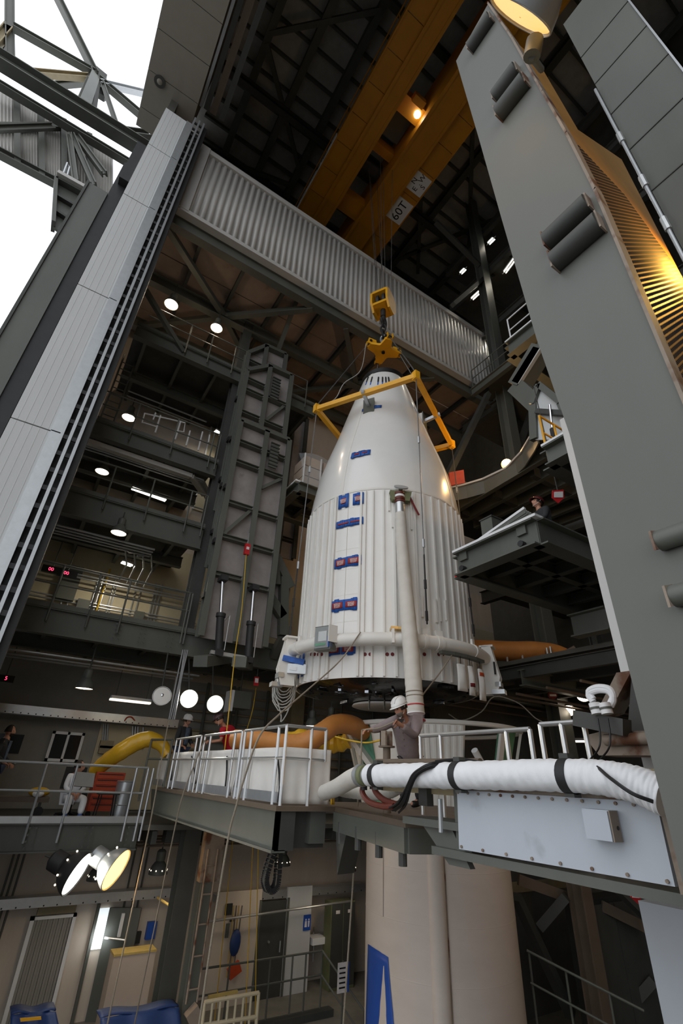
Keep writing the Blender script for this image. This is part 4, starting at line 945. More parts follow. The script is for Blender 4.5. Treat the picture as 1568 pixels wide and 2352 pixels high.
for k,(px,py) in enumerate(((716,1668),(760,1660))):
    p = P(px,py,Y=13.2); lamp('lit lamp hanging under the fairing, '+('left','right')[k]+' of two',p,.19,'glow_warm',power=22,hang=up(p,2.6))
for px,py,Y,lab,pw in ((362,2008,14.6,'grey lamp with ring of light holes left of the tall column',40),(648,1988,14.8,'small lamp half hidden behind the hanging drag chain',26),(800,2000,14.6,'grey lamp with ring of light holes beside the booster',26),(222,2022,14.4,'grey lamp between the two big floodlights',40)):
    p = P(px,py,Y=Y); t = lamp(lab,p,.22,'glow_warm',power=pw,hang=up(p,-1.5))
    for i in range(9): a = 2*pi*i/9; G().ball(V(p)+V((.21*math.cos(a),.21*math.sin(a),.09)),.016,5).o('light_hole','glow_dim',t)
# floodlights hung under the first gallery
for k,(px,py,gl,lab,col,pw) in enumerate(((178,2008,'glow_white','black floodlight dome shining white under the first gallery',(1,.93,.78),110),(268,1998,'glow_amber','grey floodlight dome shining amber under the first gallery',(1,.6,.2),80))):
    p = P(px,py,Y=12.2); vw = ray(px,py).normalized(); e1 = vw.cross(UP).normalized(); e2 = e1.cross(vw); ax = e1*.72-e2*.66-vw*(.3,.36)[k]
    t = lamp(lab,p,.36,gl,axis=ax,power=pw,col=col,m=('black_steel','galv')[k],deep=.75,hang=up(p-ax*.75,-1.55))
    for i in range(7):
        a = 2*pi*i/7+.3; M = Matrix.Translation(V(p)) @ aim(ax); G().ball(M @ V((.29*math.cos(a),.29*math.sin(a),.24)),.02,5).o('light_hole','glow_dim',t)
# amber bell lamps on the tower column
p = P(1194,40,d=4.1); vw = ray(1194,40).normalized(); e1 = vw.cross(UP).normalized(); e2 = e1.cross(vw)
ax = (-e1*.6-e2*.8)-vw*.2
t = lamp('big bell lamp glowing amber at the top of the picture',p,.3,'glow_bell',axis=ax,power=30,col=(1,.6,.2),m='galv',deep=1.15,hang=None)
G().tube(P(1228,92,d=4.25),P(1221,130,d=4.25),.075,14).o('bracket_cup','steel',t); q_ = P(1221,130,d=4.25); G().tube(q_,P(1243,160,d=4.7),.03,8).o('bracket_arm','steel',t)
p = V((4.35,.3,4.5)); lamp('amber bell lamp beside the lit mesh panel of the column',p,.2,'glow_amber',axis=(-.6,.7,-.3),power=190,col=(1,.55,.1),m='galv',hang=(4.48,.3,4.9))
p = P(1163,1066,d=14.6); t = thing('amber_lamp','round amber lamp glowing behind the curved platform','lamp',loc=p); G().ball(p,.16,12).o('globe','glow_amber',t); G().tube(p,V((p.x,p.y,8.2)),.05,8).o('stem','steel_dark',t)
light('POINT',p+V((-.3,-.3,.15)),200,(1,.6,.25),.15)
for k,(px,py) in enumerate(((1305,1633),(1340,1600))):
    p = P(px,py,d=14.5); lamp(('bright round lamp low in the dark hall right of the fairing','dim round lamp in the dark hall right of the fairing')[k],p,.2,'glow_warm',axis=(-p).normalized()+V((0,0,-.9)),power=18,hang=up(p,2.6))
def tubelight(label, a, b, glow='glow_tube', power=0, wide=.2, hang=.35, nt_=2):
    a, b = V(a), V(b); t = thing('tube_light',label,'tube light',loc=(a+b)/2); d, s_, u = G().frame(a,b,(0,0,1))
    G().beam(a+V((0,0,.06)),b+V((0,0,.06)),wide,.07).o('housing','galv',t)
    for k in range(nt_): o_ = s_*(wide*.25*(2*k-nt_+1)); G().tube(a+o_,b+o_,.022,8).o('tube',glow,t)
    for q in (a,b): G().beam(q+V((0,0,.02)),q+V((0,0,.08)),wide,.03).o('end_cap','galv',t)
    if hang:
        for q in (lerp(a,b,.12),lerp(a,b,.88)): G().tube(q+V((0,0,.08)),q+V((0,0,.08+hang)),.008,5).o('hanger','steel_dark',t)
    if power:
        l = light('AREA',(a+b)/2-V((0,0,.05)),power,(1,.92,.75),.1); l.data.shape = 'RECTANGLE'; l.data.size = (b-a).length; l.data.size_y = .15; l.rotation_euler = (0,0,math.atan2((b-a).y,(b-a).x))
    return t
tubelight('long lit tube light on the gallery behind the railing',P(303,1122,Z=8.05),P(380,1150,Z=8.05),power=14)
tubelight('dim hanging tube light beside the unlit white lamp',P(252,1606,Y=14.5),P(345,1616,Y=14.5),glow='glow_dim',power=5,wide=.25,hang=.8)
tubelight('lit tube light over the cream conduit wall',P(280,1292,Z=5.5),P(302,1300,Z=5.5),power=45,hang=.4)
tubelight('lit tube light at the right end of the white gate gallery',P(494,990,Z=11.8),P(513,1003,Z=11.8),power=18,hang=.5)
rl = 'beside the right column of the hall'
for k,(a,b,lab) in enumerate((((1090,812),(1125,785),'bright tube light in front of the right end of the corrugated band'),((1084,687),(1109,664),'tube light left of the right steel column, middle height'),((1159,626),(1184,592),'tube light touching the edge of the big column'),((1058,628),(1068,618),'short tube light high left of the right steel column'),((1122,560),(1134,548),'short tube light highest in the dark roof'),((1027,741),(1035,734),'small light above the corrugated band'))):
    tubelight(lab,P(*a,X=15),P(*b,X=15),glow='glow_white' if k in (0,3,4) else 'glow_tube',power=(80,35,35,12,12,8)[k],hang=(.4,.45,.7,.8,.8,.4)[k],wide=.3)
# ================================================================ RIGHT SIDE OF THE HALL
rc = thing('hall_column','dark steel column of the hall at the right end of the corrugated band','column',loc=(14.0,9.5,FZ))
q = P(1105,610,Y=9.6)
G().ibeam((q.x,9.6,FZ),(q.x,9.6,31),.55,.45,.04,up=(0,1,0)).o('shaft','steel',rc)
for a,b in (((1120,905),(1010,1130)),((1180,1060),(1235,900)),((1125,640),(1170,580)),((1040,700),(1110,640)),((1000,510),(1100,610))):
    G().beam(P(*a,Y=9.7),P(*b,Y=9.7),.24,.2).o('brace','steel_dark',rc)
for z in (6.9,9.4,12,15.7,20.6,24.8,28.2):
    f = thing('floor',None,kind='structure',loc=(16,5,z)); f['label'] = 'dark gallery floor on the right side of the hall, level %.1f m' % (z-FZ)
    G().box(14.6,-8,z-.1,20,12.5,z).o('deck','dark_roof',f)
    G().ibeam((14.6,-8,z-.3),(14.6,12.5,z-.3),.25,.5).o('edge_beam','steel_dark',f)
    for k in range(9): G().beam((14.7,-7+2.2*k,z-.25),(20,-7+2.2*k,z-.25),.12,.3).o('joist','steel_dark',f)
wk_ = thing('walkway','walkway with railing below the right end of the corrugated band','walkway',loc=(13.2,7,15.5))
G().box(13,3,15.45,14.2,10.4,15.55).o('deck','steel_dark',wk_); G().ibeam((13,3,15.3),(13,10.4,15.3),.2,.4).o('edge_beam','steel',wk_)
railing('dark railing on the walkway below the right end of the band',[(13,10.3,15.55),(13,3,15.55)],[(13,10.3-1.2*k,15.55) for k in range(6)],m='steel')
def frame_platform(label, x0, y0, x1, y1, z, h, m='steel', deck=True, nx=3, ny=2):
    t = thing('work_platform',label,'platform',loc=((x0+x1)/2,(y0+y1)/2,z-h))
    for a,b in (((x0,y0),(x1,y0)),((x0,y1),(x1,y1)),((x0,y0),(x0,y1)),((x1,y0),(x1,y1))): G().ibeam(V(a+(z-h/2,)),V(b+(z-h/2,)),.3,h,.03).o('edge_girder',m,t)
    for k in range(1,nx): x = x0+(x1-x0)*k/nx; G().ibeam((x,y0,z-h*.4),(x,y1,z-h*.4),.16,h*.5,.02).o('joist','steel_dark',t)
    for k in range(1,ny): y = y0+(y1-y0)*k/ny; G().ibeam((x0,y,z-h*.4),(x1,y,z-h*.4),.16,h*.5,.02).o('joist','steel_dark',t)
    if deck: G().box(x0+.05,y0+.05,z,x1,y1,z+.03).o('deck','steel_dark',t)
    G().box(x0-.16,y0-.1,z,x0+.1,y1,z+.05).o('nosing','white',t)
    return t
wp = frame_platform('grey work platform with white edge, reaching toward the fairing from the right',6.87,4.45,11.5,6.4,4.2,.5,nx=5)
for y in (4.45,6.4): G().ibeam((11.4,y,2.83),(11.4,y,3.75),.2,.2,.02,up=(0,1,0)).o('leg','steel',wp)
for y in (4.75,6.2):
    G().tube((6.82,y,3.8),(6.72,y,3.8),.06,12).o('bumper','black_steel',wp); G().box(6.8,y-.1,4.0,6.86,y+.1,4.18).o('lug','steel',wp)
    G().box(6.835,y+.12,3.72,6.85,y+.3,3.76).o('red_mark','red',wp)
rp_ = thing('ramp_panel','ribbed grey ramp panel leaning on the right work platform','panel',loc=P(1170,1215,d=9.4))
ra = [P(1101,1243,X=6.95),P(1205,1170,X=6.95),P(1248,1192,Z=4.3),P(1125,1238,Z=4.26)]
G().prism(ra,(0,0,-.04)).o('board','grey_wall',rp_)
for k in range(9): G().beam(lerp(ra[0],ra[3],(k+.5)/9)-V((0,0,.03)),lerp(ra[1],ra[2],(k+.5)/9)-V((0,0,.03)),.04,.07).o('rib','steel',rp_)
G().beam(ra[0]+V((0,0,.03)),ra[1]+V((0,0,.03)),.05,.05).o('white_edge','white',rp_)
q = P(1130,1205,d=10); tb_ = thing('equipment_box','small grey box behind the ramp panel','box',loc=q); G().box(q.x-.12,q.y-.1,4.23,q.x+.2,q.y+.2,q.z+.12).o('case','steel',tb_); G().box(q.x-.14,q.y-.12,q.z+.12,q.x+.22,q.y+.22,q.z+.15).o('lid','steel_dark',tb_)
# round-fronted platform around the fairing
cv = thing('curved_platform','platform with curved white edge right of the fairing cone','platform',loc=(11,8,7.7))
cpts = [P(x,y,Z=8.2) for x,y in ((1030,1124),(1070,1115),(1110,1103),(1165,1077),(1200,1040),(1222,1003),(1230,985))]
for a,b in zip(cpts,cpts[1:]):
    G().beam(a+V((0,0,.02)),b+V((0,0,.02)),.14,.06).o('nosing','white_rib',cv); G().beam(a-V((0,0,.25)),b-V((0,0,.25)),.04,.45).o('fascia','steel',cv)
G().prism([q-V((0,0,.06)) for q in cpts]+[V((13.6,5.3,8.14)),V((13.6,11,8.14)),V((11.2,11,8.14))],(0,0,.05)).o('deck','steel_dark',cv)
for k in range(7): a = V((10.2+.65*k,10-.1*k,7.9)); G().beam(a,V((a.x-.2+.1*k,5.7,7.9)),.16,.4).o('joist','steel',cv)
for y in (6.6,8,9.4): G().beam((10.4,y,7.88),(13.6,y,7.88),.16,.34).o('cross_joist','steel_dark',cv)
ob_ = thing('orange_guard','orange guard panel at the left end of the curved platform','guard',loc=P(1050,1110,Z=8.2))
G().prism([P(x,y,Z=8.2)+V((0,0,.05)) for x,y in ((1032,1122),(1068,1115),(1068,1112),(1034,1118))],(0,0,.5)).o('panel','orange',ob_)
# upper platforms right
u1 = frame_platform('grey platform with white railing, upper right beside the big column',9.5,2.2,12.5,6.0,11.95,.55)
railing('white railing on the upper right platform beside the big column',[(9.55,5.9,12),(9.55,2.4,12)],[(9.55,5.9-.9*k,12) for k in range(4)],m='white')
kb = thing('inclined_arm','inclined grey steel arm hanging below the upper right platform','steel arm',loc=P(1200,880,X=9))
G().beam(P(1190,890,X=9),P(1245,800,X=9),.5,.4).o('arm','steel',kb); G().beam(P(1190,890,X=9),P(1290,980,X=9),.45,.45).o('lower_arm','steel',kb); G().beam(P(1245,800,X=9),V((9.6,P(1245,800,X=9).y,12)),.2,.2).o('hanger','steel',kb); G().beam(P(1185,880,X=8.8),P(1235,800,X=8.8),.1,.3).o('side_plate','white_rib',kb)
u2 = frame_platform('grey platform with yellow railing right of the curved platform',7.5,2.4,10,4.35,6.0,.45)
railing('yellow and white railing right of the curved platform',[(7.6,4.4,6.03),(9.4,4.4,6.03)],[(7.6,4.4,6.03),(8.1,4.4,6.03),(9.3,4.4,6.03)],m='yellow',h=.95)
fp = thing('folded_flap','upright folded platform flap with hydraulic ram near the big column','folding platform',loc=P(1290,1000,X=8.5))
fa_ = [P(x,y,X=8.6) for x,y in ((1228,1010),(1225,930),(1240,885),(1290,925),(1330,1010))]
G().prism(fa_,(.05,0,0)).o('skin','white_panel',fp)
for a,b in zip(fa_,fa_[1:]): G().beam(a,b,.2,.15).o('frame_bar','steel',fp)
G().beam(P(1232,945,X=8.5),P(1300,950,X=8.5),.12,.12).o('cross_bar','steel_dark',fp); G().tube(P(1268,985,X=8.4),P(1262,930,X=8.4),.03,8).o('ram_rod','chrome',fp); G().tube(P(1268,985,X=8.4),P(1275,1020,X=8.4),.06,10).o('ram','black_steel',fp)
# joists of the dark hall ceiling behind the fairing (underside of the second gallery, right part)
rf = thing('ceiling','dark joisted underside of the right galleries behind the fairing',kind='structure',loc=(14,9,2.6))
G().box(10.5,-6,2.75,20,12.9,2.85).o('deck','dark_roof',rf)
for k in range(9): G().ibeam((10.6+1.1*k,-6,2.55),(10.6+1.1*k,12.9,2.55),.14,.3,.02).o('joist','steel_dark',rf)
for y in (8,10,12): G().ibeam((10.5,y,2.4),(20,y,2.4),.2,.4,.03).o('beam','steel',rf)
for k in range(7): G().tube((10.6,6.5+.9*k,2.15-.05*(k%3)),(19.5,6.5+.9*k,2.15-.05*(k%3)),.035,6).o('pipe','brown',rf)
ca = thing('curved_catwalk','dark curved catwalk with orange duct lying on it','catwalk',loc=P(1200,1530,d=14))
cpp = [P(x,y,d=13.6) for x,y in ((1130,1532),(1180,1530),(1230,1522),(1280,1508),(1318,1488))]
for a,b in zip(cpp,cpp[1:]): G().beam(a,b,.25,.08).o('nosing','brown',ca); G().beam(a-V((0,0,.3)),b-V((0,0,.3)),.1,.45).o('fascia','steel_dark',ca)
for k,(x,y) in enumerate(((1165,1518),(1200,1512),(1257,1500),(1265,1497))): q = P(x,y,d=13.6); G().tube(q-V((0,0,.22)),q+V((0,0,.15)),.03,8).o('stanchion','alu',ca)
od = thing('orange_duct','orange air duct lying on the curved catwalk right of the fairing','air duct',loc=P(1200,1500,d=13.8))
G().path([P(x,y,d=13.9) for x,y in ((1085,1492),(1130,1494),(1180,1496),(1230,1495),(1270,1496),(1300,1503),(1320,1512))],.26,16,smooth=5,rr=lambda t: 1.1-.65*max(0,t-.45)/.55).o('hose','orange_duct',od)
G().ibeam(P(1315,1440,X=10),P(1400,1420,X=10),.3,.5).o('steel_beam','steel',label='grey steel beam end left of the white mast',cat='beam')
dsg = thing('warning_sign','red and white round warning sign hanging in the dark hall','sign',loc=P(1268,1595,d=13)); q = P(1268,1595,d=13)
G().tube(q,q-FW*.03,.13,16).o('disc','dark_red',dsg); G().beam(q-FW*.035-RT*.09,q-FW*.035+RT*.09,.01,.07).o('white_bar','letter_white',dsg); G().tube(q+V((0,0,.1)),q+V((0,0,1.2)),.006,5).o('cord','cable',dsg)
dsg = thing('hoist_tag','white and red hoist tag hanging right of the ramp panel','sign',loc=P(1280,1140,d=9.5)); q = P(1280,1138,d=9.5)
G().prism([q-RT*.11+UP*.1,q+RT*.11+UP*.12,q+RT*.12-UP*.05,q-UP*.16,q-RT*.12-UP*.05],-FW*.03).o('plate','red',dsg); G().prism([q-FW*.04-RT*.09+UP*.07,q-FW*.04+RT*.09+UP*.08,q-FW*.04+RT*.09-UP*.04,q-FW*.04-RT*.09-UP*.04],-FW*.005).o('face','letter_white',dsg)
G().tube(q+UP*.1,q+V((0,0,3.0)),.012,6).o('chain','steel_dark',dsg)
# lower right dark bracing
lr = thing('tower_bracing','brown steel column and diagonal braces in the dark below the white panel','bracing',loc=(9.5,6,FZ))
q = P(1352,2180,d=10.6)
G().ibeam((q.x,q.y,FZ),(q.x,q.y,-.9),.35,.4,.03,up=(0,1,0)).o('column','brown',lr)
for a,b in (((1185,2060),(1310,2330)),((1390,2010),(1490,2110)),((1500,2250),(1410,2352)),((1300,2060),(1240,2130))): G().beam(P(*a,d=11),P(*b,d=11),.2,.2).o('diagonal','steel_dark',lr)
for a,b in (((1190,2020),(1330,2070)),((1380,2080),(1480,2130))): G().beam(P(*a,d=11.4),P(*b,d=11.4),.1,.22).o('tie','brown',lr)
railing('thin dark railing in the dark bay below the white panel',[P(1210,2190,d=10)-V((0,0,1)),P(1480,2330,d=9)-V((0,0,1))],[P(1215,2195,d=10)-V((0,0,1)),P(1300,2240,d=9.7)-V((0,0,1)),P(1400,2290,d=9.3)-V((0,0,1))],m='steel')
bk2 = thing('back_cabinet','dark cabinet doors in the bay below the white panel','cabinet',loc=P(1430,2300,d=10.5)); q = P(1420,2210,d=11)
G().box(q.x-1,q.y,FZ,q.x+1.4,q.y+.5,-2.3).o('body','dark_plastic',bk2); G().box(q.x-.95,q.y-.03,FZ+.1,q.x+.18,q.y,-2.4).o('door','steel_dark',bk2); G().box(q.x+.22,q.y-.03,FZ+.1,q.x+1.35,q.y,-2.4).o('door','steel_dark',bk2)
wl = thing('wall_right','grey and tan partition in the bay right of the booster',kind='structure',loc=(12,11.8,FZ)); G().box(11.0,11.8,FZ,19.9,12.0,2.4).o('partition','dark_roof',wl); G().box(11.2,11.74,-2.7,19,11.8,-2.45).o('cable_tray','tan',wl); G().box(12,11.75,-1.8,13,11.8,-.6).o('cupboard','pink_wall',wl)
dg = thing('danger_tag','small white and red tag hanging at the right end of the white panel','sign',loc=P(1455,2060,d=7)); q = P(1456,2050,d=7)
G().prism([q-RT*.07+UP*.12,q+RT*.05+UP*.12,q+RT*.09-UP*.08,q+RT*.05-UP*.16,q-RT*.06-UP*.06],-FW*.02).o('plate','red',dg); G().prism([q-FW*.025-RT*.05+UP*.08,q-FW*.025+RT*.045+UP*.08,q-FW*.025+RT*.06-UP*.06,q-FW*.025-RT*.045-UP*.05],-FW*.005).o('face','letter_white',dg)
# ================================================================ DUCTS AND ROPES
yd = thing('yellow_duct','yellow plastic duct rising from behind the seated worker to the bridge','air duct',loc=P(270,1730,Y=13.3))
G().path([P(x,y,Y=Y) for x,y,Y in ((214,1774,14.3),(238,1754,14.1),(275,1728,13.7),(312,1706,13.6),(345,1698,13.5),(372,1712,13.4),(385,1735,13.3))],.175,16,smooth=6,rr=lambda t: .8+.35*math.sin(pi*min(1,t*1.15))+.03*math.sin(t*60)).o('hose','yellow_duct',yd)
bdct = thing('brown_duct','orange-brown flexible duct crossing behind the bridge railing','air duct',loc=P(680,1710,d=9.6))
G().path([P(x,y,d=d_) for x,y,d_ in ((540,1698,10.6),(600,1702,10.2),(655,1710,9.8),(700,1706,9.6),(738,1684,9.7),(770,1664,10),(805,1665,10.3),(835,1680,10.6))],.2,16,smooth=7,rr=lambda t: 1+.02*math.sin(t*150)).o('hose','orange_duct',bdct)
yd2 = thing('yellow_liner','crumpled yellow plastic duct end beside the brown duct','air duct',loc=P(770,1705,d=10))
G().path([P(x,y,d=10.4) for x,y in ((660,1702),(700,1692),(745,1708),(775,1710),(800,1700))],.16,14,smooth=6,rr=lambda t: 1+.12*math.sin(t*40)).o('hose','yellow_duct',yd2)
def rope(label, pts, r=.014, m='rope', smooth=6, cat='rope'):
    return G().path(pts,r,7,smooth=smooth).o('rope',m,label=label,cat=cat)
rope('tag line running from the fairing ring down across the bridge railing',[rp(ang(832,1450),RR+.15,.1),P(780,1518,d=9),P(700,1590,d=7.8),P(640,1642,d=6.6),P(595,1692,d=6.0),P(560,1790,d=5.8),P(540,1860,d=5.7),P(525,1920,d=5.6),P(490,2130,d=5.3),P(455,2370,d=5)],.013)
rope('tag line from the duct end to the hands of the man in grey',[P(1040,1500,d=9.3),P(1010,1545,d=9.1),P(975,1590,d=8.6),P(950,1625,d=8.2)],.013)
hnd = P(831,1677,d=7.2)
rope('white rope hanging straight down from the hand of the man in grey',[hnd,hnd+V((-.02,0,-.6)),P(821,1850,d=7),P(812,2000,d=6.8),P(800,2180,d=6.4),P(787,2370,d=6.2)],.013)
rope('grey rope hanging left of the tall column, nearer the crate',[P(405,1555,Y=12.4),P(368,1760,Y=12.2),P(343,1900,Y=12),P(290,2150,Y=11.9),P(243,2370,Y=11.8)],.014,smooth=3)
rope('grey rope hanging just left of the tall column',[P(470,1700,d=9),P(425,1810,d=8.8),P(402,1900,d=8.7),P(355,2130,d=8.6),P(305,2370,d=8.5)],.012,smooth=3)
for k,(a,b) in enumerate((((590,1945),(585,2370)),((578,1945),(562,2370)),((532,1945),(490,2370)))):
    rope('thin yellow rope hanging below the bridge, '+('rightmost of three','middle of three','leftmost of three')[k],[P(*a,Y=13.3+.2*k)+V((0,0,.3)),P(*b,Y=13.3+.2*k)],.011,'yellow_rope',0)
pdn = thing('pendant_control','red pendant hoist control hanging on a chain in front of the folded platforms','pendant control',loc=P(567,1275,Y=11.6)); q = P(567,1262,Y=11.6)
G().box(q.x-.07,q.y-.05,q.z-.16,q.x+.07,q.y+.05,q.z+.16).o('case','red',pdn); G().box(q.x-.04,q.y-.06,q.z-.02,q.x+.04,q.y-.05,q.z+.06).o('label_plate','letter_white',pdn); G().tube(q+V((0,0,.16)),P(572,1225,Y=11.8),.012,6).o('chain','galv',pdn)
rope('yellow rope from the red pendant control down to the bridge',[q-V((0,0,.16)),P(555,1400,Y=11.5),P(540,1500,Y=11.4),P(525,1640,Y=11.3),V((P(522,1700,Y=11.2).x,11.2,DZ))],.012,'yellow_rope',4)
rope('thin yellow cord hanging over the dark wall right of the grey unit',[P(588,1580,Y=13.5),P(580,1630,Y=13.5),P(567,1675,Y=13.5)],.012,'yellow_rope',4)
rope('slack grey cable sagging under the right galleries',[P(1030,1640,d=12),P(1060,1655,d=12),P(1105,1635,d=12),P(1135,1600,d=12),P(1190,1615,d=12.2),P(1230,1650,d=12.4),P(1265,1665,d=12.4)],.015,'cable_grey',5,'cable')
rope('yellow air hose from the bridge to the brown post',[P(770,1692,d=8.3),P(800,1700,d=8),P(840,1706,d=7.4),P(875,1700,d=7)],.014,'yellow_rope',5,'hose')
# drag chain under the bridge
dcn = thing('drag_chain','black cable drag chain hanging in a loop under the bridge','drag chain',loc=P(620,2045,Y=7.4))
pa = [P(628,1950,Y=7.6),P(612,2000,Y=7.6),P(608,2025,Y=7.6),P(616,2045,Y=7.6),P(630,2040,Y=7.6),P(636,2015,Y=7.6),P(640,1950,Y=7.6)]
def crm(pts,n):
    out = []
    for i in range(len(pts)-1):
        a = pts[max(i-1,0)]; b = pts[i]; c = pts[i+1]; e = pts[min(i+2,len(pts)-1)]
        for k in range(n):
            t = k/n; out.append(.5*((2*b)+(c-a)*t+(2*a-5*b+4*c-e)*t*t+(3*b-a-3*c+e)*t**3))
    return out+[pts[-1]]
cc_ = crm(pa,6)
for a,b in zip(cc_,cc_[1:]):
    d = (b-a); s_ = V((.0,1,0)); 
    for e in (-1,1): G().beam(a+s_*(.06*e),a+d*.8+s_*(.06*e),.02,.07).o('link','black_steel',dcn)
    G().beam(a+d*.4-s_*.06,a+d*.4+s_*.06,.03,.03).o('crossbar','steel_dark',dcn)

# amber floodlights on the right platforms (their glow lies on the fairing's right flank)
for k,(p,tg,lab,pw) in enumerate(((V((10.5,1.6,6.6)),V((7.6,8.5,4.5)),'amber floodlight on the right platforms behind the big column, upper',230),(V((11.5,3.0,.6)),V((8.9,9.3,-2)),'amber floodlight on the right platforms behind the big column, lower',110))):
    lamp(lab,p,.3,'glow_amber',axis=(tg-p),power=pw,col=(1,.62,.3),m='galv',deep=.8,hang=(p.x+.4,p.y-.4,p.z+.1))
# ================================================================ GALLERY FITTINGS (LEFT SIDE)
def wall_pipes(par, items, m='galv', r=.025):
    for pts in items: G().path(pts,r,7).o('conduit',m,par)
Yw = WB-.06
random.seed(11)
# conduits on the cream wall of the second gallery
it = []
for px in (135,150,205,215,226,245,252,300,312,345,352,360): x = P(px,1400,Y=Yw).x; it.append([(x,Yw,3.3),(x,Yw,5.6)])
for z in (3.55,3.7,4.4,4.5): it.append([(-1,Yw-.05,z),(4.4,Yw-.05,z)])
for z in (5.1,5.2,5.35): it.append([(-1,Yw-.4,z),(4.6,Yw-.4,z)])
for k in range(4): x = .9+.25*k; it.append([(x,Yw-2.6,5.55-.05*k),(x+.4,Yw-2.5,5.55),(x+.6,Yw-2.0,5.3),(x+.6,Yw-1.2,5.0)])
wall_pipes(wb,it)
wall_pipes(wb,[[(1.2,Yw-.1,3.3),(1.25,Yw-.1,5.7)]],'yellow_rope',.03)
for (px,py,w_,h_) in ((190,1390,.35,.3),(318,1415,.3,.25),(160,1340,.5,1.1)):
    q = P(px,py,Y=Yw); G().box(q.x-w_/2,Yw-.15,q.z-h_/2,q.x+w_/2,Yw+.05,q.z+h_/2).o('wall_box','steel',wb)
for k,(px,py) in enumerate(((120,1308),(155,1317))):
    q = P(px,py,Y=15.2); t = thing('digit_display',('red digit display on the cream wall gallery, left of two','red digit display on the cream wall gallery, right of two')[k],'display',loc=q)
    G().box(q.x-.26,q.y,q.z-.1,q.x+.26,q.y+.1,q.z+.1).o('case','black',t); 
    text('00',.14,Matrix(((1,0,0,q.x-.03),(0,0,-1,q.y-.005),(0,1,0,q.z),(0,0,0,1))),'digits','glow_red',t,.002); G().tube(q+V((0,.05,.1)),q+V((0,.05,1.0)),.015,6).o('hanger','steel',t)
q = P(12,1558,Y=15.4); t = thing('digit_display','small red digit display beside the standing man at the left edge','display',loc=q); G().box(q.x-.25,q.y,q.z-.08,q.x+.2,q.y+.1,q.z+.08).o('case','black',t); text('5',.13,Matrix(((1,0,0,q.x+.02),(0,0,-1,q.y-.005),(0,1,0,q.z),(0,0,0,1))),'digits','glow_red',t,.002); G().tube(q+V((0,.05,.08)),q+V((0,.05,.9)),.015,6).o('hanger','steel',t)
q = P(18,1338,Y=12.5); t = thing('security_camera','white security camera on the railing at the left edge','camera',loc=q-V((0,0,.15))); G().tube(q+V((-.2,0,.03)),q+V((.17,-.06,-.05)),.085,14).o('body','white',t); G().tube(q+V((.16,-.06,-.05)),q+V((.2,-.065,-.058)),.09,14).o('hood','white',t); G().beam(q+V((-.1,0,0)),q+V((-.05,.3,-.22)),.08,.08).o('bracket','white',t)
# pipes under the upper galleries (seen from below)
for z,x0,x1,ys_ in ((8.2,-.8,2.9,(13.3,13.4,13.5,13.6,13.75)),(5.5,-1,2.0,(13.4,13.6,13.8,14)),(10.9,-.5,3,(16.2,16.3,16.4,16.5)),(2.3,-1,4,(13.6,14.2,14.6)),(12.2,0,3,(15.5,15.8))):
    wall_pipes(wb,[[(x0,y,z),(x1,y,z)]+([(x1+.6,y+.9,z)] if z == 8.2 else []) for y in ys_],'galv' if z != 10.9 else 'steel',.03)
bt_ = thing('busway_duct','pale rectangular busway duct hung below the white gate gallery','duct',loc=(1,13.25,8.1)); G().beam((-.9,13.25,8.15),(2.5,13.25,8.15),.16,.14).o('run','white_rib',bt_); G().beam((2.5,13.25,8.15),(3.2,14.1,8.15),.16,.14).o('bend','white_rib',bt_)
for x in (-.4,.6,1.6): G().beam((x,13.25,8.2),(x,13.25,8.4),.03,.03).o('hanger','steel_dark',bt_)
# loose white gate frames on the fourth gallery
gt = thing('gate_frame','stack of white tubular gate frames leaning on the fourth gallery','gate frames',loc=(1.9,13.3,8.8))
def zp(zx,zy,Y): return P(200+zx/4.355,760+zy/4.355,Y=Y)
for pts in (((575,825),(550,915),(700,960)),((575,825),(685,850),(980,920),(965,1010),(900,1000)),((735,845),(680,1020)),((685,820),(660,890)),((935,905),(880,1090)),((1030,1000),(990,1150)),((1155,1010),(1110,1195)),((1225,1040),(1215,1115))):
    G().path([zp(x,y,13.35) for x,y in pts],.026,7).o('tube','white',gt)
dr = thing('lit_doorway','bright cream door at the right end of the white gate gallery','door',loc=P(495,1040,Y=WB-.05)); a = P(478,1020,Y=WB-.05); b = P(510,1050,Y=WB-.05)
G().box(a.x,WB-.08,8.8,b.x+.5,WB,a.z+.9).o('leaf','cream_wall',dr); G().box(a.x-.06,WB-.1,8.8,a.x,WB,a.z+.95).o('frame','white',dr)
fx = thing('wall_cabinet','pale box on the end wall beside the upper galleries','cabinet',loc=P(232,880,Y=14)); q = P(232,893,Y=14); G().box(q.x-.2,14,q.z-.5,q.x+.2,14.3,q.z+.4).o('case','canvas',fx); G().box(q.x-.17,13.98,q.z-.47,q.x+.17,14,q.z+.37).o('door','canvas',fx); G().path([(q.x,14.1,q.z+.4),(q.x-.1,14.1,q.z+.8),(q.x-.6,14.1,q.z+1.2)],.02,6).o('cable','cable_grey',fx)
ld = thing('caged_ladder','dark ladder at the left end of the upper galleries','ladder',loc=(-.3,14.6,8.8))
for x in (-.5,-.1): G().tube((x,14.6,8.8),(x,14.6,13),.03,7).o('stringer','steel',ld)
for k in range(13): G().tube((-.5,14.6,9+.3*k),(-.1,14.6,9+.3*k),.02,6).o('rung','steel',ld)
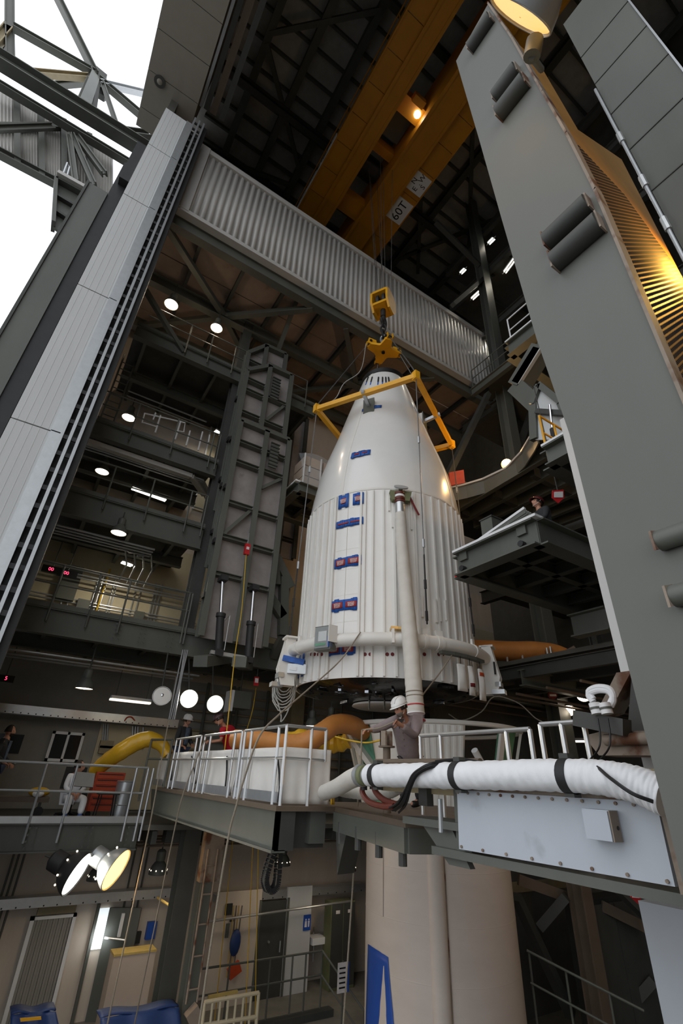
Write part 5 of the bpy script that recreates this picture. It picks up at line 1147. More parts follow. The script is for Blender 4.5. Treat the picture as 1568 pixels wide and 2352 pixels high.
# wrapped crates in the back
wc = thing('wrapped_pallet','pallet of boxes wrapped in clear plastic behind the fairing','pallet',loc=P(740,1110,d=16.5)); q = P(738,1100,d=16.5)
for i in range(2):
    for j in range(3): G().box(q.x-.7+.75*i,q.y,q.z-.5+.42*j,q.x+.0+.75*i,q.y+.8,q.z-.12+.42*j).o('carton','box_card',wc)
G().box(q.x-.85,q.y-.1,q.z-.7,q.x+.9,q.y+.9,q.z-.52).o('skid','wood',wc)
G().sheet(lambda u,v: V((q.x-.8+1.65*u,q.y-.12,q.z-.5+1.5*v+.25*v*math.sin(pi*u)))+V((0,.5*v*v,0)),8,8).o('wrap','clear',wc)
for dx in (-.75,-.1,.6): G().beam((q.x+dx,q.y-.08,q.z-.5),(q.x+dx,q.y-.08,q.z+.75),.04,.04).o('stake','white',wc)
pl_ = frame_platform('platform lit orange carrying the wrapped pallet',q.x-1,q.y-.3,q.x+1.4,q.y+1.6,q.z-.72,.35,nx=3,ny=2)
light('POINT',(q.x+.6,q.y-.6,q.z-1.5),18,(1,.6,.25),.15)
# ================================================================ FIRST GALLERY: office wall, tray, furniture
zf = -1.03
yw = WB-.03
d1 = thing('door_1','grey door with dark glazed top on the first gallery',kind='structure',loc=(-.1,yw,zf)); G().box(-.55,yw-.05,zf,.55,yw,1.02).o('leaf','grey_wall',d1); a = P(40,1687,Y=yw-.05); b = P(68,1733,Y=yw-.05); G().box(-.3,yw-.07,b.z,.42,yw-.05,a.z).o('pane','glass_dark',d1)
G().tube((.42,yw-.06,.0),(.42,yw-.14,.0),.03,8).o('handle','galv',d1)
w1 = thing('window_1','white framed two-pane window on the first gallery',kind='structure',loc=(1.5,yw,0)); a = P(124,1679,Y=yw); b = P(187,1752,Y=yw)
x0,x1,z1,z0 = a.x-.02,b.x-.12,a.z,b.z
for bx in ((x0,z0,x1,z0+.07),(x0,z1-.07,x1,z1),(x0,z0,x0+.07,z1),(x1-.07,z0,x1,z1),((x0+x1)/2-.03,z0,(x0+x1)/2+.03,z1)): G().box(bx[0],yw-.09,bx[1],bx[2],yw-.03,bx[3]).o('frame','white',w1)
for k in (0,1): G().box(x0+.05+k*(x1-x0)/2,yw-.06,z0+.05,(x0+x1)/2-.02+k*(x1-x0)/2-.03*k,yw-.04,z1-.05).o('pane','glass_dark',w1)
G().box(2.25,yw-.03,zf,5.2,yw,1.12).o('yellow_wall_panel','cream_wall',wb)
def tray(label, x0, x1, y, z, h=.2, m='alu', n=20):
    t = thing('cable_tray',label,'cable tray',loc=((x0+x1)/2,y,z)); G().box(x0,y-.02,z,x1,y+.0,z+h).o('side_rail',m,t); G().box(x0,y,z+h-.02,x1,y+.3,z+h).o('top_plate',m,t); G().box(x0,y+.3,z,x1,y+.32,z+h).o('side_rail',m,t)
    for k in range(n): x = x0+(x1-x0)*(k+.5)/n; G().tube((x,y-.02,z+.03),(x,y-.026,z+.03),.018,7).o('hole_plug','black',t)
    return t
tray('galvanised cable tray above the office door and window',-1,4.3,15.9,1.12,.22,'alu',30)
tray('galvanised cable tray above the ribbed door at lower left',-.2,5.0,15.95,-2.98,.2,'alu',18)
tray('galvanised cable tray above the restroom door',6.3,11.4,15.95,-3.2,.2,'alu',16)
G().tube((5.8,15.6,-3.5),(10.6,15.6,-3.35),.03,8).o('pipe_rail','alu',label='shiny pipe running below the cable tray by the restroom',cat='pipe')
ex = rope('orange cord looping over the cable tray above the yellow wall',[P(285,1657,Y=15.9),P(292,1648,Y=15.85),P(302,1647,Y=15.85),P(310,1656,Y=15.9)],.02,'orange',4,'cord')
for px,py in ((243,1710),(241,1722),(300,1705)):
    q = P(px,py,Y=yw); G().box(q.x-.18,yw-.16,q.z-.1,q.x+.18,yw,q.z+.1).o('wall_box','tan',wb)
wall_pipes(wb,[[(P(px,1660,Y=yw).x,yw-.08,1.1),(P(px,1700,Y=yw).x,yw-.08,.5)] for px in (238,243,248,306,312,318,330)],'galv',.022)
# office chair, tool chest, drum, bench
oc = thing('office_chair','dark office chair under the seated worker in white','chair',loc=(1.7,13.75,zf))
G().box(1.45,13.6,zf+.42,1.95,14.05,zf+.5).o('seat','black',oc); G().prism([(1.4,14.05,zf+.55),(1.9,14.1,zf+.55),(1.88,14.15,zf+1.0),(1.42,14.1,zf+1.0)],(0,.07,0)).o('backrest','black',oc); G().tube((1.7,13.85,zf+.08),(1.7,13.85,zf+.42),.03,8).o('gas_lift','black',oc)
for k in range(5): a = 2*pi*k/5; e = V((1.7+.3*math.cos(a),13.85+.3*math.sin(a),zf+.06)); G().beam((1.7,13.85,zf+.1),e,.05,.05).o('foot','black',oc); G().ball(e-V((0,0,.02)),.035,6).o('caster','black',oc)
tcx = P(243,1815,Y=14.2); tch = thing('tool_chest','orange tool chest with drawers right of the seated worker','tool chest',loc=(tcx.x,14.2,zf))
G().box(tcx.x-.33,14.0,zf+.12,tcx.x+.33,14.5,zf+.92).o('body','orange',tch)
for k in range(6): G().box(tcx.x-.3,13.975,zf+.16+.125*k,tcx.x+.3,14,zf+.27+.125*k).o('drawer','orange',tch); G().box(tcx.x-.28,13.96,zf+.245+.125*k,tcx.x+.28,13.975,zf+.26+.125*k).o('handle','black',tch)
for dx in (-.28,.28): G().tube((tcx.x+dx,14.1,zf+.06),(tcx.x+dx,14.16,zf+.06),.06,10).o('wheel','black',tch)
dq = P(278,1845,Y=13.9); dm = thing('steel_drum','grey steel drum right of the orange tool chest','drum',loc=(dq.x,13.9,zf)); G().lathe([(.2,0),(.2,.75),(.19,.76)],(dq.x,13.9,zf),20).o('body','galv',dm)
for z in (.02,.26,.5,.74): G().lathe([(.2,z-.012),(.21,z),(.2,z+.012)],(dq.x,13.9,zf),20,cap=False).o('hoop','galv',dm)
bn = thing('flat_cart','low flat cart behind the railing at the left edge','cart',loc=(.6,14.3,zf)); G().box(.1,14.0,zf+.28,1.25,14.5,zf+.38).o('deck','brown',bn)
for x in (.25,1.1): G().tube((x,14.05,zf+.1),(x,14.12,zf+.1),.1,12).o('wheel','black',bn); G().beam((x,14.2,zf+.1),(x,14.2,zf+.3),.06,.06).o('fork','steel',bn)
pb_ = thing('plastic_bag','crumpled yellow and clear bag lying on the flat cart','bag',loc=(1.0,14.2,zf+.38)); G().ball((1.02,14.2,zf+.47),.2,10,(1.1,.8,.5)).o('bag','yellow_duct',pb_); G().ball((1.0,14.05,zf+.44),.12,8,(1,.7,.6)).o('tissue','white',pb_)
st_ = thing('folding_stool','black folding stool beside the seated worker','stool',loc=(2.35,13.5,zf)); G().box(2.15,13.35,zf+.48,2.6,13.7,zf+.53).o('seat','black',st_)
for x in (2.18,2.57):
    for y in (13.38,13.67): G().tube((x,y,zf),(x+(.04 if x < 2.3 else -.04),y,zf+.48),.014,6).o('leg','black',st_)
qb = [P(x,y,Y=12.8) for x,y in ((176,1772),(218,1776),(213,1808),(170,1805))]
nb = thing('notice_board','blank pale board fixed to the railing in front of the seated worker','board',loc=(qb[0].x,12.8,qb[2].z)); G().prism(qb,(0,-.03,0)).o('sheet','grey_wall',nb); G().beam(qb[2],qb[3],.04,.02).o('lower_edge','black',nb)
# grey boxy heater and hanging tags behind the bridge
hx = P(552,1610,Y=13.6); un = thing('unit_heater','grey box unit hanging behind the glaring lamps','unit heater',loc=hx); G().box(hx.x-.25,13.5,hx.z-.2,hx.x+.28,14,hx.z+.25).o('case','steel',un); G().box(hx.x-.33,13.48,hx.z-.3,hx.x-.25,13.95,hx.z+.25).o('louvre','white',un); G().tube((hx.x,13.7,hx.z+.25),(hx.x,13.7,2.6),.02,6).o('hanger','steel_dark',un)
tg = P(589,1563,Y=13.0); t = thing('hoist_tag','red and white tag hanging left of the cable coil','sign',loc=tg); G().box(tg.x-.07,13.0,tg.z-.14,tg.x+.07,13.02,tg.z+.1).o('plate','red',t); G().box(tg.x-.05,12.99,tg.z-.06,tg.x+.05,13.0,tg.z+.06).o('face','letter_white',t); G().tube(tg+V((0,0,.1)),tg+V((0,0,1.2)),.012,6).o('chain','steel_dark',t)
chn = thing('chain_bunch','bunch of chains hanging left of the man in the white hard hat','chains',loc=P(404,1660,Y=12.2))
for k in range(4): q = P(400+4*k,1590,Y=12.2); G().path([q+V((0,0,1.0)),q+V((random.uniform(-.03,.03),0,.3)),q+V((random.uniform(-.04,.04),0,-.6))],.02,6,smooth=3).o('chain','wire',chn)
# rough pipes of the dark hall wall behind the bridge
wall_pipes(wb,[[(4.5+.0*k,Yw-.1,.3+.28*k),(19,Yw-.1,.3+.28*k)] for k in range(8)],'tan',.03)
wall_pipes(wb,[[(x,Yw-.15,-1),(x,Yw-.15,2.6)] for x in (5.2,6.1,6.3,7.4,8.8,9.1,10.5,12,13.1)],'steel',.05)
G().box(8.2,Yw-.5,-1,8.7,Yw,2.6).o('pilaster','tan',wb); G().box(6.9,Yw-.3,-.4,8,Yw,.5).o('wall_box','steel_dark',wb)
tubelight('lit tube light low behind the railing right of the man',P(1305,1703,d=15),P(1345,1703,d=15),hang=.5)
# ================================================================ GROUND LEVEL, LOWER LEFT
d2 = thing('door_2','ribbed grey roll-up door with white frame at lower left',kind='structure',loc=(2.3,yw,FZ)); a = P(77,2104,Y=yw); b = P(170,2100,Y=yw)
for k in range(14): x = a.x+.04+(b.x-a.x-.08)*k/14; G().box(x,yw-.08-.02*(k%2),FZ,x+(b.x-a.x-.08)/14-.006,yw-.03,a.z-.06).o('slat','grey_wall',d2)
for bx in ((a.x-.06,a.x+.03,FZ,a.z),(b.x-.03,b.x+.05,FZ,a.z),(a.x-.06,b.x+.05,a.z-.06,a.z)): G().box(bx[0],yw-.13,bx[2],bx[1],yw,bx[3]).o('frame','white',d2)
G().box(a.x+.05,yw-.1,a.z+.02,b.x,yw,a.z+.22).o('lintel','tan',d2)
a = P(240,2085,Y=yw); b = P(215,2180,Y=yw)
d3 = thing('door_3','grey door ajar showing a strip of daylight at lower left',kind='structure',loc=(3.7,yw,FZ)); G().box(a.x-.12,yw-.04,b.z,a.x+.14,yw-.02,a.z).o('daylight_gap','glow_day',d3)
G().prism([(a.x+.12,yw-.05,FZ),(a.x+.85,yw-.35,FZ),(a.x+.85,yw-.35,a.z+.0),(a.x+.12,yw-.05,a.z+.0)],(.03,.05,0)).o('leaf','steel',d3); G().box(a.x+.4,yw-.35,a.z-.55,a.x+.47,yw-.27,a.z-.08).o('vision_strip','white',d3); G().tube((a.x+.12,yw-.2,b.z+.25),(a.x+.6,yw-.4,b.z+.2),.03,8).o('push_bar','alu',d3); G().box(a.x-.2,yw-.1,FZ,a.x-.13,yw,a.z+.1).o('frame','steel',d3)
light('AREA',(a.x,yw-.3,a.z-.6),3,(.9,.97,1),.3,rot=(pi/2,0,0))
bq = P(170,2318,Z=FZ); bi = thing('waste_bin','black plastic bin with green rags on its lid','bin',loc=bq)
G().beam(bq,bq+V((0,0,.75)),.5,.42,up=(0,1,0),w2=.58,h2=.5).o('tub','dark_plastic',bi); G().beam(bq+V((0,0,.75)),bq+V((0,0,.83)),.64,.56,up=(0,1,0)).o('lid','dark_plastic',bi)
G().beam(bq+V((-.1,-.05,.84)),bq+V((.15,.05,.86)),.3,.03).o('rag','green_primer',bi); G().beam(bq+V((.18,-.1,.84)),bq+V((.26,.05,.86)),.18,.03).o('paper','white',bi)
Yc = 14.9; a = P(262,2195,Y=Yc); b = P(362,2190,Y=Yc)
wcx = thing('white_crate','tall pale crate with bare wooden top at lower left','crate',loc=((a.x+b.x)/2,Yc,FZ)); G().box(a.x,Yc,FZ,b.x-.05,Yc+.42,a.z-.02).o('box','box_card',wcx); G().box(a.x-.01,Yc-.01,a.z-.02,b.x-.04,Yc+.43,a.z+.02).o('top','wood',wcx)
for k,(pp,lab) in enumerate(((((25,2330),(128,2322),(140,2380),(20,2390)),'blue wrapped bundle with yellow label at the bottom left corner'),(((230,2338),(410,2312),(410,2380),(225,2390)),'blue tarpaulin over a low rail at the bottom of the picture'))):
    qd = [P(x,y,Y=12.3) for x,y in pp]; t = thing('blue_tarp',lab,'tarpaulin',loc=qd[3])
    G().sheet(lambda u,v: lerp(lerp(qd[0],qd[1],u),lerp(qd[3],qd[2],u),v)+V((0,-.25*v-.03*math.sin(u*14),0)),20,6).o('sheet','blue_tarp',t,solid=.02,sharp=2)
    G().sheet(lambda u,v: lerp(qd[0],qd[1],u)+V((0,.4*v,.02*math.sin(u*9)-.02*v)),20,3).o('top_fold','blue_tarp',t,solid=.02,sharp=2)
    if k == 0: G().prism([P(x,y,Y=12.08) for x,y in ((46,2338),(94,2334),(95,2341),(47,2346))],(0,-.02,0)).o('label_sticker','yellow',t)
cl2 = thing('lower_column','tall steel column with a brown ladder below the bridge','column',loc=(4.5,13.2,FZ)); q = P(405,2120,Y=13.3)
G().ibeam((q.x,13.3,FZ),(q.x,13.3,-1),.38,.4,.03,up=(0,1,0)).o('shaft','steel_dark',cl2)
q2 = P(460,2100,Y=12.6); G().ibeam((q2.x,12.6,FZ),(q2.x,12.6,-.9),.3,.35,.03,up=(0,1,0)).o('shaft','steel',cl2); G().box(q2.x-.2,12.4,-2.1,q2.x+.25,12.6,-1.2).o('head_bracket','rust',cl2)
for x in (q2.x-.12,q2.x+.1): G().tube((x,12.35,-4.0),(x,12.35,-1.5),.02,7).o('ladder_rail','rust',cl2)
for k in range(5): G().tube((q2.x-.12,12.35,-3.8+.5*k),(q2.x+.1,12.35,-3.8+.5*k),.016,6).o('rung','rust',cl2)
G().beam((q2.x-.05,12.3,-4.25),(q2.x+.15,12.3,-4.1),.2,.25).o('knee_block','rust',cl2)
G().tube(P(362,2062,Y=15.6),P(428,2105,Y=13.4),.03,7).o('arm_rod','wood',label='thin cream rod reaching from the tray to the tall column',cat='rod')
bx_ = P(345,2135,Y=yw); G().box(bx_.x-.12,yw-.12,bx_.z-.18,bx_.x+.12,yw,bx_.z+.18).o('wall_phone','blue_paint',label='blue box on the pink wall left of the tall column',cat='wall box')
for px,py in ((315,2152),(297,2142)): q = P(px,py,Y=yw); G().box(q.x-.07,yw-.08,q.z-.12,q.x+.07,yw,q.z+.12).o('switch_box','dark_plastic',wb)
wall_pipes(wb,[[(P(px,2000,Y=yw).x,yw-.05,FZ+.8),(P(px,2000,Y=yw).x,yw-.05,-1.4)] for px in (20,32,45,330,318,300)],'steel',.025)
# restroom corner
hd_ = thing('wall_partition','white restroom partition with dark door',kind='structure',loc=(8.4,15.4,FZ)); yp = 15.9
a = P(600,2072,Y=yp); b = P(660,2072,Y=yp); sR = P(716,2070,Y=yp); sL = P(497,2080,Y=yp)
G().box(sL.x,yp,FZ,a.x,yp+.1,a.z+.3).o('wall_piece','pink_wall',hd_); G().box(b.x,yp,FZ,sR.x,yp+.1,a.z+.3).o('wall_piece','white_panel',hd_); G().box(a.x,yp+.03,FZ,b.x,yp+.08,a.z).o('door_leaf','steel_dark',hd_)
for x in (a.x-.05,b.x): G().box(x,yp-.03,FZ,x+.06,yp,a.z+.05).o('door_frame','steel',hd_)
q = P(643,2160,Y=yp); G().tube((q.x,yp-.02,q.z),(q.x,yp-.02,q.z-.25),.02,6).o('door_pull','galv',hd_); G().tube((a.x+.35,yp+.03,q.z),(a.x+.35,yp-.03,q.z),.03,8).o('knob','alu',hd_)
q = P(705,2119,Y=yp-.02); rs = thing('restroom_sign','blue restroom sign with two white figures','sign',loc=q); G().box(q.x-.12,yp-.03,q.z-.18,q.x+.12,yp,q.z+.18).o('plate','blue_paint',rs)
for dx in (-.05,.05): G().tube((q.x+dx,yp-.034,q.z+.07),(q.x+dx,yp-.03,q.z+.07),.022,10).o('head','letter_white',rs); G().prism([(q.x+dx-.03,yp-.034,q.z+.04),(q.x+dx+.03,yp-.034,q.z+.04),(q.x+dx+(.02 if dx > 0 else .04),yp-.034,q.z-.1),(q.x+dx-(.02 if dx > 0 else .04),yp-.034,q.z-.1)],(0,.004,0)).o('body','letter_white',rs)
q = P(725,2150,Y=yp+.2); sk = thing('wash_basin','white wash basin beside the restroom sign','basin',loc=q); G().beam(q+V((-.22,0,-.08)),q+V((.25,0,-.08)),.4,.16).o('bowl','white',sk); G().tube(q+V((0,.15,0)),q+V((0,.15,.18)),.02,8).o('tap','chrome',sk); G().tube(q+V((0,.1,-.16)),q+V((0,.1,-.6)),.03,8).o('drain','galv',sk)
a = P(750,2068,Y=yp); b = P(800,2206,Y=yp); lk_ = thing('locker_cabinet','dark green double-door locker beside the booster','locker',loc=((a.x+b.x)/2,yp,FZ)); G().box(a.x,yp-.3,FZ,b.x,yp+.1,a.z).o('body','olive',lk_)
w2_ = (b.x-a.x)/2
for k in (0,1): dd = G().box(a.x+.02+k*w2_,yp-.33,FZ+.08,a.x+w2_-.02+k*w2_,yp-.3,a.z-.04).o('door','steel_dark',lk_); G().box(a.x+.15+k*w2_,yp-.34,a.z-.28,a.x+w2_-.15+k*w2_,yp-.33,a.z-.2).o('label_plate','letter_white',dd)
bm_ = thing('broom_rack','brooms and a blue duster hanging on the wall left of the restroom door','brooms',loc=P(540,2200,Y=yp-.1))
for k,(px,m) in enumerate(((537,'wood'),(543,'brown'),(549,'wood'),(556,'steel'))): q = P(px,2080,Y=yp-.08); G().tube(q,q-V((.03*k-.04,0,1.5)),.016,6).o('handle',m,bm_)
q = P(540,2165,Y=yp-.12); G().ball(q,.16,8,(1,.5,1.8)).o('duster','blue_tarp',bm_); q = P(538,2225,Y=yp-.12); G().beam(q-V((.15,0,.1)),q+V((.15,0,.05)),.1,.25).o('broom_head','orange',bm_)
for px,py,w_,h_ in ((531,2112,.1,.08),(521,2137,.09,.3),(524,2088,.2,.25)): q = P(px,py,Y=yp); G().box(q.x-w_/2,yp-.05,q.z-h_/2,q.x+w_/2,yp,q.z+h_/2).o('wall_plate','dark_plastic' if h_ < .3 else 'steel',hd_)
a = P(455,2222,Y=14.4); b = P(740,2188,Y=14.4); za = (a.z+b.z)/2
railing('thin grey railing in front of the restroom door',[(a.x,14.4,za-1),(b.x,14.4,za-1)],[(x,14.4,za-1) for x in (a.x+.8,a.x+1.9,b.x-.9,b.x-.5,b.x)],h=1.0,m='steel',base=.3)
railing('sloping stair railing down from the restroom landing',[(b.x,14.4,za-1),(b.x+.55,13.2,za-1.9)],[(b.x+.55,13.2,za-1.9)],h=1.0,m='steel',base=.1)
G().box(a.x,14.2,FZ+.0,b.x+.3,14.45,FZ+.14).o('kerb_step','steel_dark',label='dark landing edge below the restroom railing',cat='step')
wg = thing('short_guard_rail','cream painted guard rail with close bars at the bottom of the picture','railing',loc=P(530,2352,Y=12.2)); qs = [P(x,y,Y=12.2) for x,y in ((470,2302),(594,2280),(590,2335),(465,2355))]
for (i,j) in ((0,1),(2,3)): G().tube(qs[i],qs[j],.035,8).o('rail','cream_wall',wg)
for k in range(8): G().tube(lerp(qs[0],qs[1],k/7),lerp(qs[3],qs[2],k/7)-V((0,0,.4)),.025 if k not in (0,7) else .035,8).o('bar','cream_wall',wg)
G().beam(P(478,2290,Y=12.6),P(545,2277,Y=12.6),.05,.05).o('top_board','wood',wg)
vs_ = P(788,2245,Y=13.2); t = thing('notice_sign','white notice with blue edge hanging beside the booster','sign',loc=vs_); G().box(vs_.x-.16,13.2,vs_.z-.28,vs_.x+.12,13.22,vs_.z+.28).o('sheet','letter_white',t); G().box(vs_.x+.12,13.19,vs_.z-.28,vs_.x+.17,13.22,vs_.z+.28).o('blue_edge','blue_paint',t)
for k in range(5): G().box(vs_.x-.12,13.195,vs_.z+.16-.09*k,vs_.x+.06,13.2,vs_.z+.19-.09*k).o('print_line','letter',t)
G().tube(V((vs_.x,13.22,FZ)),V((vs_.x,13.22,vs_.z+.3)),.02,6).o('post','steel',t)
cg = thing('ceiling','dark ceiling over the ground bay behind the bridge',kind='structure',loc=(8,15,-1.1)); G().box(3.12,13.0,-1.2,19.9,WB,-1.1).o('deck','dark_roof',cg)
G().box(3.9,13.6,-1.5,12,13.9,-1.21).o('fascia_beam','steel_dark',cg)
for k in range(12): G().beam((3.5+1.2*k,13.1,-1.35),(3.5+1.2*k,WB,-1.35),.12,.25).o('joist','steel_dark',cg)
for k in range(4): G().tube((3.3,14+.6*k,-1.6),(12,14+.6*k,-1.6),.03,6).o('pipe','brown',cg)
# ================================================================ OUTSIDE THE DOOR: steel truss, cladding, door post
tr = thing('outer_truss','grey steel truss with bracing outside the open door, against the sky','steel truss',loc=(-7,16,24))
def mem(a,b,Ya,Yb,w_,h_,m='steel',name='member',I=True):
    g = G(); p0 = P(*a,Y=Ya); p1 = P(*b,Y=Yb)
    (g.ibeam(p0,p1,w_,h_,.05) if I else g.beam(p0,p1,w_,h_)); return g.o(name,m,tr)
mem((-30,118),(345,350),13.2,13.2,.5,.62,name='main_girder')
mem((-30,178),(330,395),13.6,13.6,.3,.22,name='lower_chord')
mem((218,168),(125,-20),17,17,.35,.35); mem((218,168),(30,62),17,17,.35,.35); mem((205,178),(45,165),17,17,.3,.3,'tan'); mem((200,190),(100,198),17.5,17.5,.3,.22)
mem((215,175),(185,255),17,14,.45,.4); mem((228,190),(335,215),17,17,.3,.3,'galv'); mem((225,180),(325,265),17,17,.35,.35); mem((235,190),(272,300),17,16,.25,.25); mem((222,185),(210,260),17,16,.25,.3,'steel_dark')
mem((22,-20),(22,72),17.5,17.5,.45,.45); mem((22,60),(24,145),17.5,17.5,.4,.4); mem((22,62),(-20,110),17.5,17.5,.4,.4,'tan'); mem((10,90),(-15,150),18,18,.35,.35,'steel_dark')
mem((255,300),(345,312),14.5,14.5,.35,.35)
q = P(218,165,Y=17); G().prism([q+V((-.5,0,.1)),q+V((-.1,0,.65)),q+V((.5,0,.5)),q+V((.55,0,-.3)),q+V((-.1,0,-.5))],(0,.4,0)).o('gusset_plate','steel_dark',tr)
q = P(222,200,Y=17); G().prism([q+V((-.3,0,.3)),q+V((.6,0,.2)),q+V((.5,0,-.35)),q+V((-.2,0,-.4))],(0,.3,0)).o('gusset_plate','steel_dark',tr)
for a,b in (((160,310),(175,420)),((165,310),(215,425)),((175,312),(240,400)),((120,290),(-10,295))): mem(a,b,13.7,13.2,.22,.22)
cw = thing('cladding_wall','grey corrugated translucent cladding outside the open door','cladding',loc=(-7,14.3,17))
xs_ = (-35,38,94,146,205,262)
def ct_(x): return 200+.565*x
def cb_(x): return 352+.53*x
for x0,x1 in zip(xs_,xs_[1:]):
    q4 = [P(x0+3,ct_(x0),Y=14.3),P(x1-3,ct_(x1),Y=14.3),P(x1-3,cb_(x1),Y=14.3),P(x0+3,cb_(x0),Y=14.3)]
    n = 16
    G().sheet(lambda u,v: lerp(lerp(q4[0],q4[1],u),lerp(q4[3],q4[2],u),v)+V((0,.03*(1 if int(u*n+.01) % 2 else -1),0)),n,4).o('panel','white_rib',cw,solid=.01,sharp=.3)
for x in xs_[1:-1]: G().beam(P(x,ct_(x)-5,Y=14.15),P(x+2,cb_(x)+5,Y=14.15),.25,.2).o('mullion','steel',cw)
G().ibeam(P(-35,cb_(-35),Y=14.1),P(150,cb_(150),Y=14.1),.3,.3,.04).o('bottom_rail','steel',cw)
G().beam(P(-35,290,Y=14.1),P(150,292,Y=14.1),.2,.2).o('brace','steel',cw)
dp_ = thing('door_post','dark grey steel door post standing outside the white jamb','door post',loc=(-3,10.3,FZ))
a = P(110,590,Y=10.4); b = P(240,430,Y=10.4)
xl = a.x; G().box(xl,10.3,FZ,xl+.5,10.6,b.z-.3).o('post','steel',dp_); G().box(xl+.5,10.35,FZ,-1.92,10.48,b.z+1.6).o('recess','black_steel',dp_); G().box(xl-.06,10.25,FZ,xl,10.65,b.z-.3).o('flange','steel_dark',dp_)
G().box(xl+.6,10.1,b.z+.4,xl+.9,10.5,b.z+2.6).o('guide_head','black_steel',dp_); G().box(xl+1.0,10.1,b.z+.6,xl+1.2,10.5,b.z+2.2).o('guide_head','black_steel',dp_)
bx = thing('outer_balcony','small grey steel balcony box beside the door post outside','balcony',loc=P(150,560,Y=11.5)); pq_ = [P(x,y,Y=11.6) for x,y in ((128,418),(190,452),(178,560),(122,520))]
G().prism(pq_,(0,.1,0)).o('back_plate','steel',bx)
for i,j in ((0,1),(1,2),(0,3)): G().beam(pq_[i],pq_[j],.4,.1).o('edge_frame','steel',bx)
G().beam(pq_[0]+V((0,-.2,.1)),pq_[1]+V((0,-.2,.1)),.25,.14).o('top_board','white_rib',bx)
for t_ in (.35,.7): G().beam(lerp(pq_[0],pq_[3],t_),lerp(pq_[1],pq_[2],t_),.3,.08).o('shelf','steel_dark',bx)
G().beam(pq_[2],V((xl+.2,10.6,pq_[2].z)),.2,.2).o('arm','steel',bx)
G().path([P(140,415,Y=11.5),P(155,375,Y=11.5),P(160,385,Y=11.5),P(150,420,Y=11.5)],.04,6).o('hand_loop','galv',bx)
# ================================================================ PEOPLE
def skin(pts, edges, radii, root=0, sub=2):
    me = bpy.data.meshes.new('tmp'); me.from_pydata([V(q) for q in pts],edges,[]); ob = bpy.data.objects.new('tmp',me); C.objects.link(ob)
    ob.modifiers.new('skin','SKIN'); ss = ob.modifiers.new('sub','SUBSURF'); ss.levels = sub; ss.render_levels = sub
    ly = me.skin_vertices[0].data
    for i, r in enumerate(radii):
        ly[i].radius = r if isinstance(r,tuple) else (r,r); ly[i].use_root = (i == root)
    ev = ob.evaluated_get(bpy.context.evaluated_depsgraph_get()); m2 = bpy.data.meshes.new_from_object(ev)
    out = ([V(v.co) for v in m2.vertices],[tuple(p_.vertices) for p_ in m2.polygons])
    bpy.data.objects.remove(ob); bpy.data.meshes.remove(me); bpy.data.meshes.remove(m2); return out
def head_mesh(c, fwd, upv, s=1.0):
    """head with brow, nose, mouth, chin and ears; returns verts, faces"""
    f = fwd.normalized(); r = f.cross(upv).normalized(); u = r.cross(f)
    nu, nv = 24, 18; vs = []; fs = []
    for j in range(nv+1):
        th = pi*j/nv
        for i in range(nu):
            ph = 2*pi*i/nu; x = math.sin(th)*math.cos(ph); y = math.sin(th)*math.sin(ph); z = -math.cos(th)   # y forward
            sx, sy, sz = .076, .098, .118
            if z < 0: sx *= 1-.28*(-z)**1.5; 
            X, Y, Z = x*sx, y*sy, z*sz
            if y > .3 and z < -.2: Y += .012*(y-.3)*(1-abs(z+.8))        # chin
            k = math.exp(-((X/.014)**2))*math.exp(-(((Z+.018)/.03)**2)) if y > 0 else 0; Y += .026*k   # nose
            k = math.exp(-(((abs(X)-.032)/.016)**2))*math.exp(-(((Z-.008)/.014)**2)) if y > 0 else 0; Y -= .012*k   # eye sockets
            k = math.exp(-((X/.03)**2))*math.exp(-(((Z+.062)/.008)**2)) if y > 0 else 0; Y += .006*k   # lips
            k = math.exp(-((Z+.005)/.03)**2)*math.exp(-((Y+.005)/.02)**2) if abs(x) > .8 else 0; X += math.copysign(.018*k,x)   # ears
            vs.append(c+(r*X+f*Y+u*Z)*s)
    for j in range(nv):
        for i in range(nu): fs.append((j*nu+i,j*nu+(i+1)%nu,(j+1)*nu+(i+1)%nu,(j+1)*nu+i))
    return vs, fs, r, f, u
def hand_chain(w_, h, n, curl, sgn, s=1.0):
    """points for palm and five bent fingers; w_ wrist, h direction, n palm normal"""
    h = h.normalized(); n = (n-h*n.dot(h)).normalized(); a = h.cross(n)*sgn
    pts = [w_+h*.045*s]; rad = [(.026*s,.02*s)]; ed = []
    for k,(o_,l) in enumerate(((-.033,.068),(-.011,.08),(.011,.085),(.033,.075))):
        b = w_+(h*.085+a*o_)*s; i = len(pts); pts.append(b); rad.append(.0105*s); ed.append((0,i)); d = h.copy()
        for q in range(3):
            d = (d*math.cos(curl)+n*math.sin(curl)).normalized(); pts.append(pts[-1]+d*(l*(.45,.32,.26)[q])*s); rad.append((.0095,.0088,.0075)[q]*s); ed.append((len(pts)-2,len(pts)-1))
    d = (h*.5+a*.75+n*.35).normalized(); i = len(pts); pts.append(w_+(h*.035+a*.032)*s); rad.append(.012*s); ed.append((0,i))
    for q in range(2): pts.append(pts[-1]+d*.034*s); d = (d+h*.5+n*.3).normalized(); rad.append(.0095*s-.001*q); ed.append((len(pts)-2,len(pts)-1))
    return pts, rad, ed
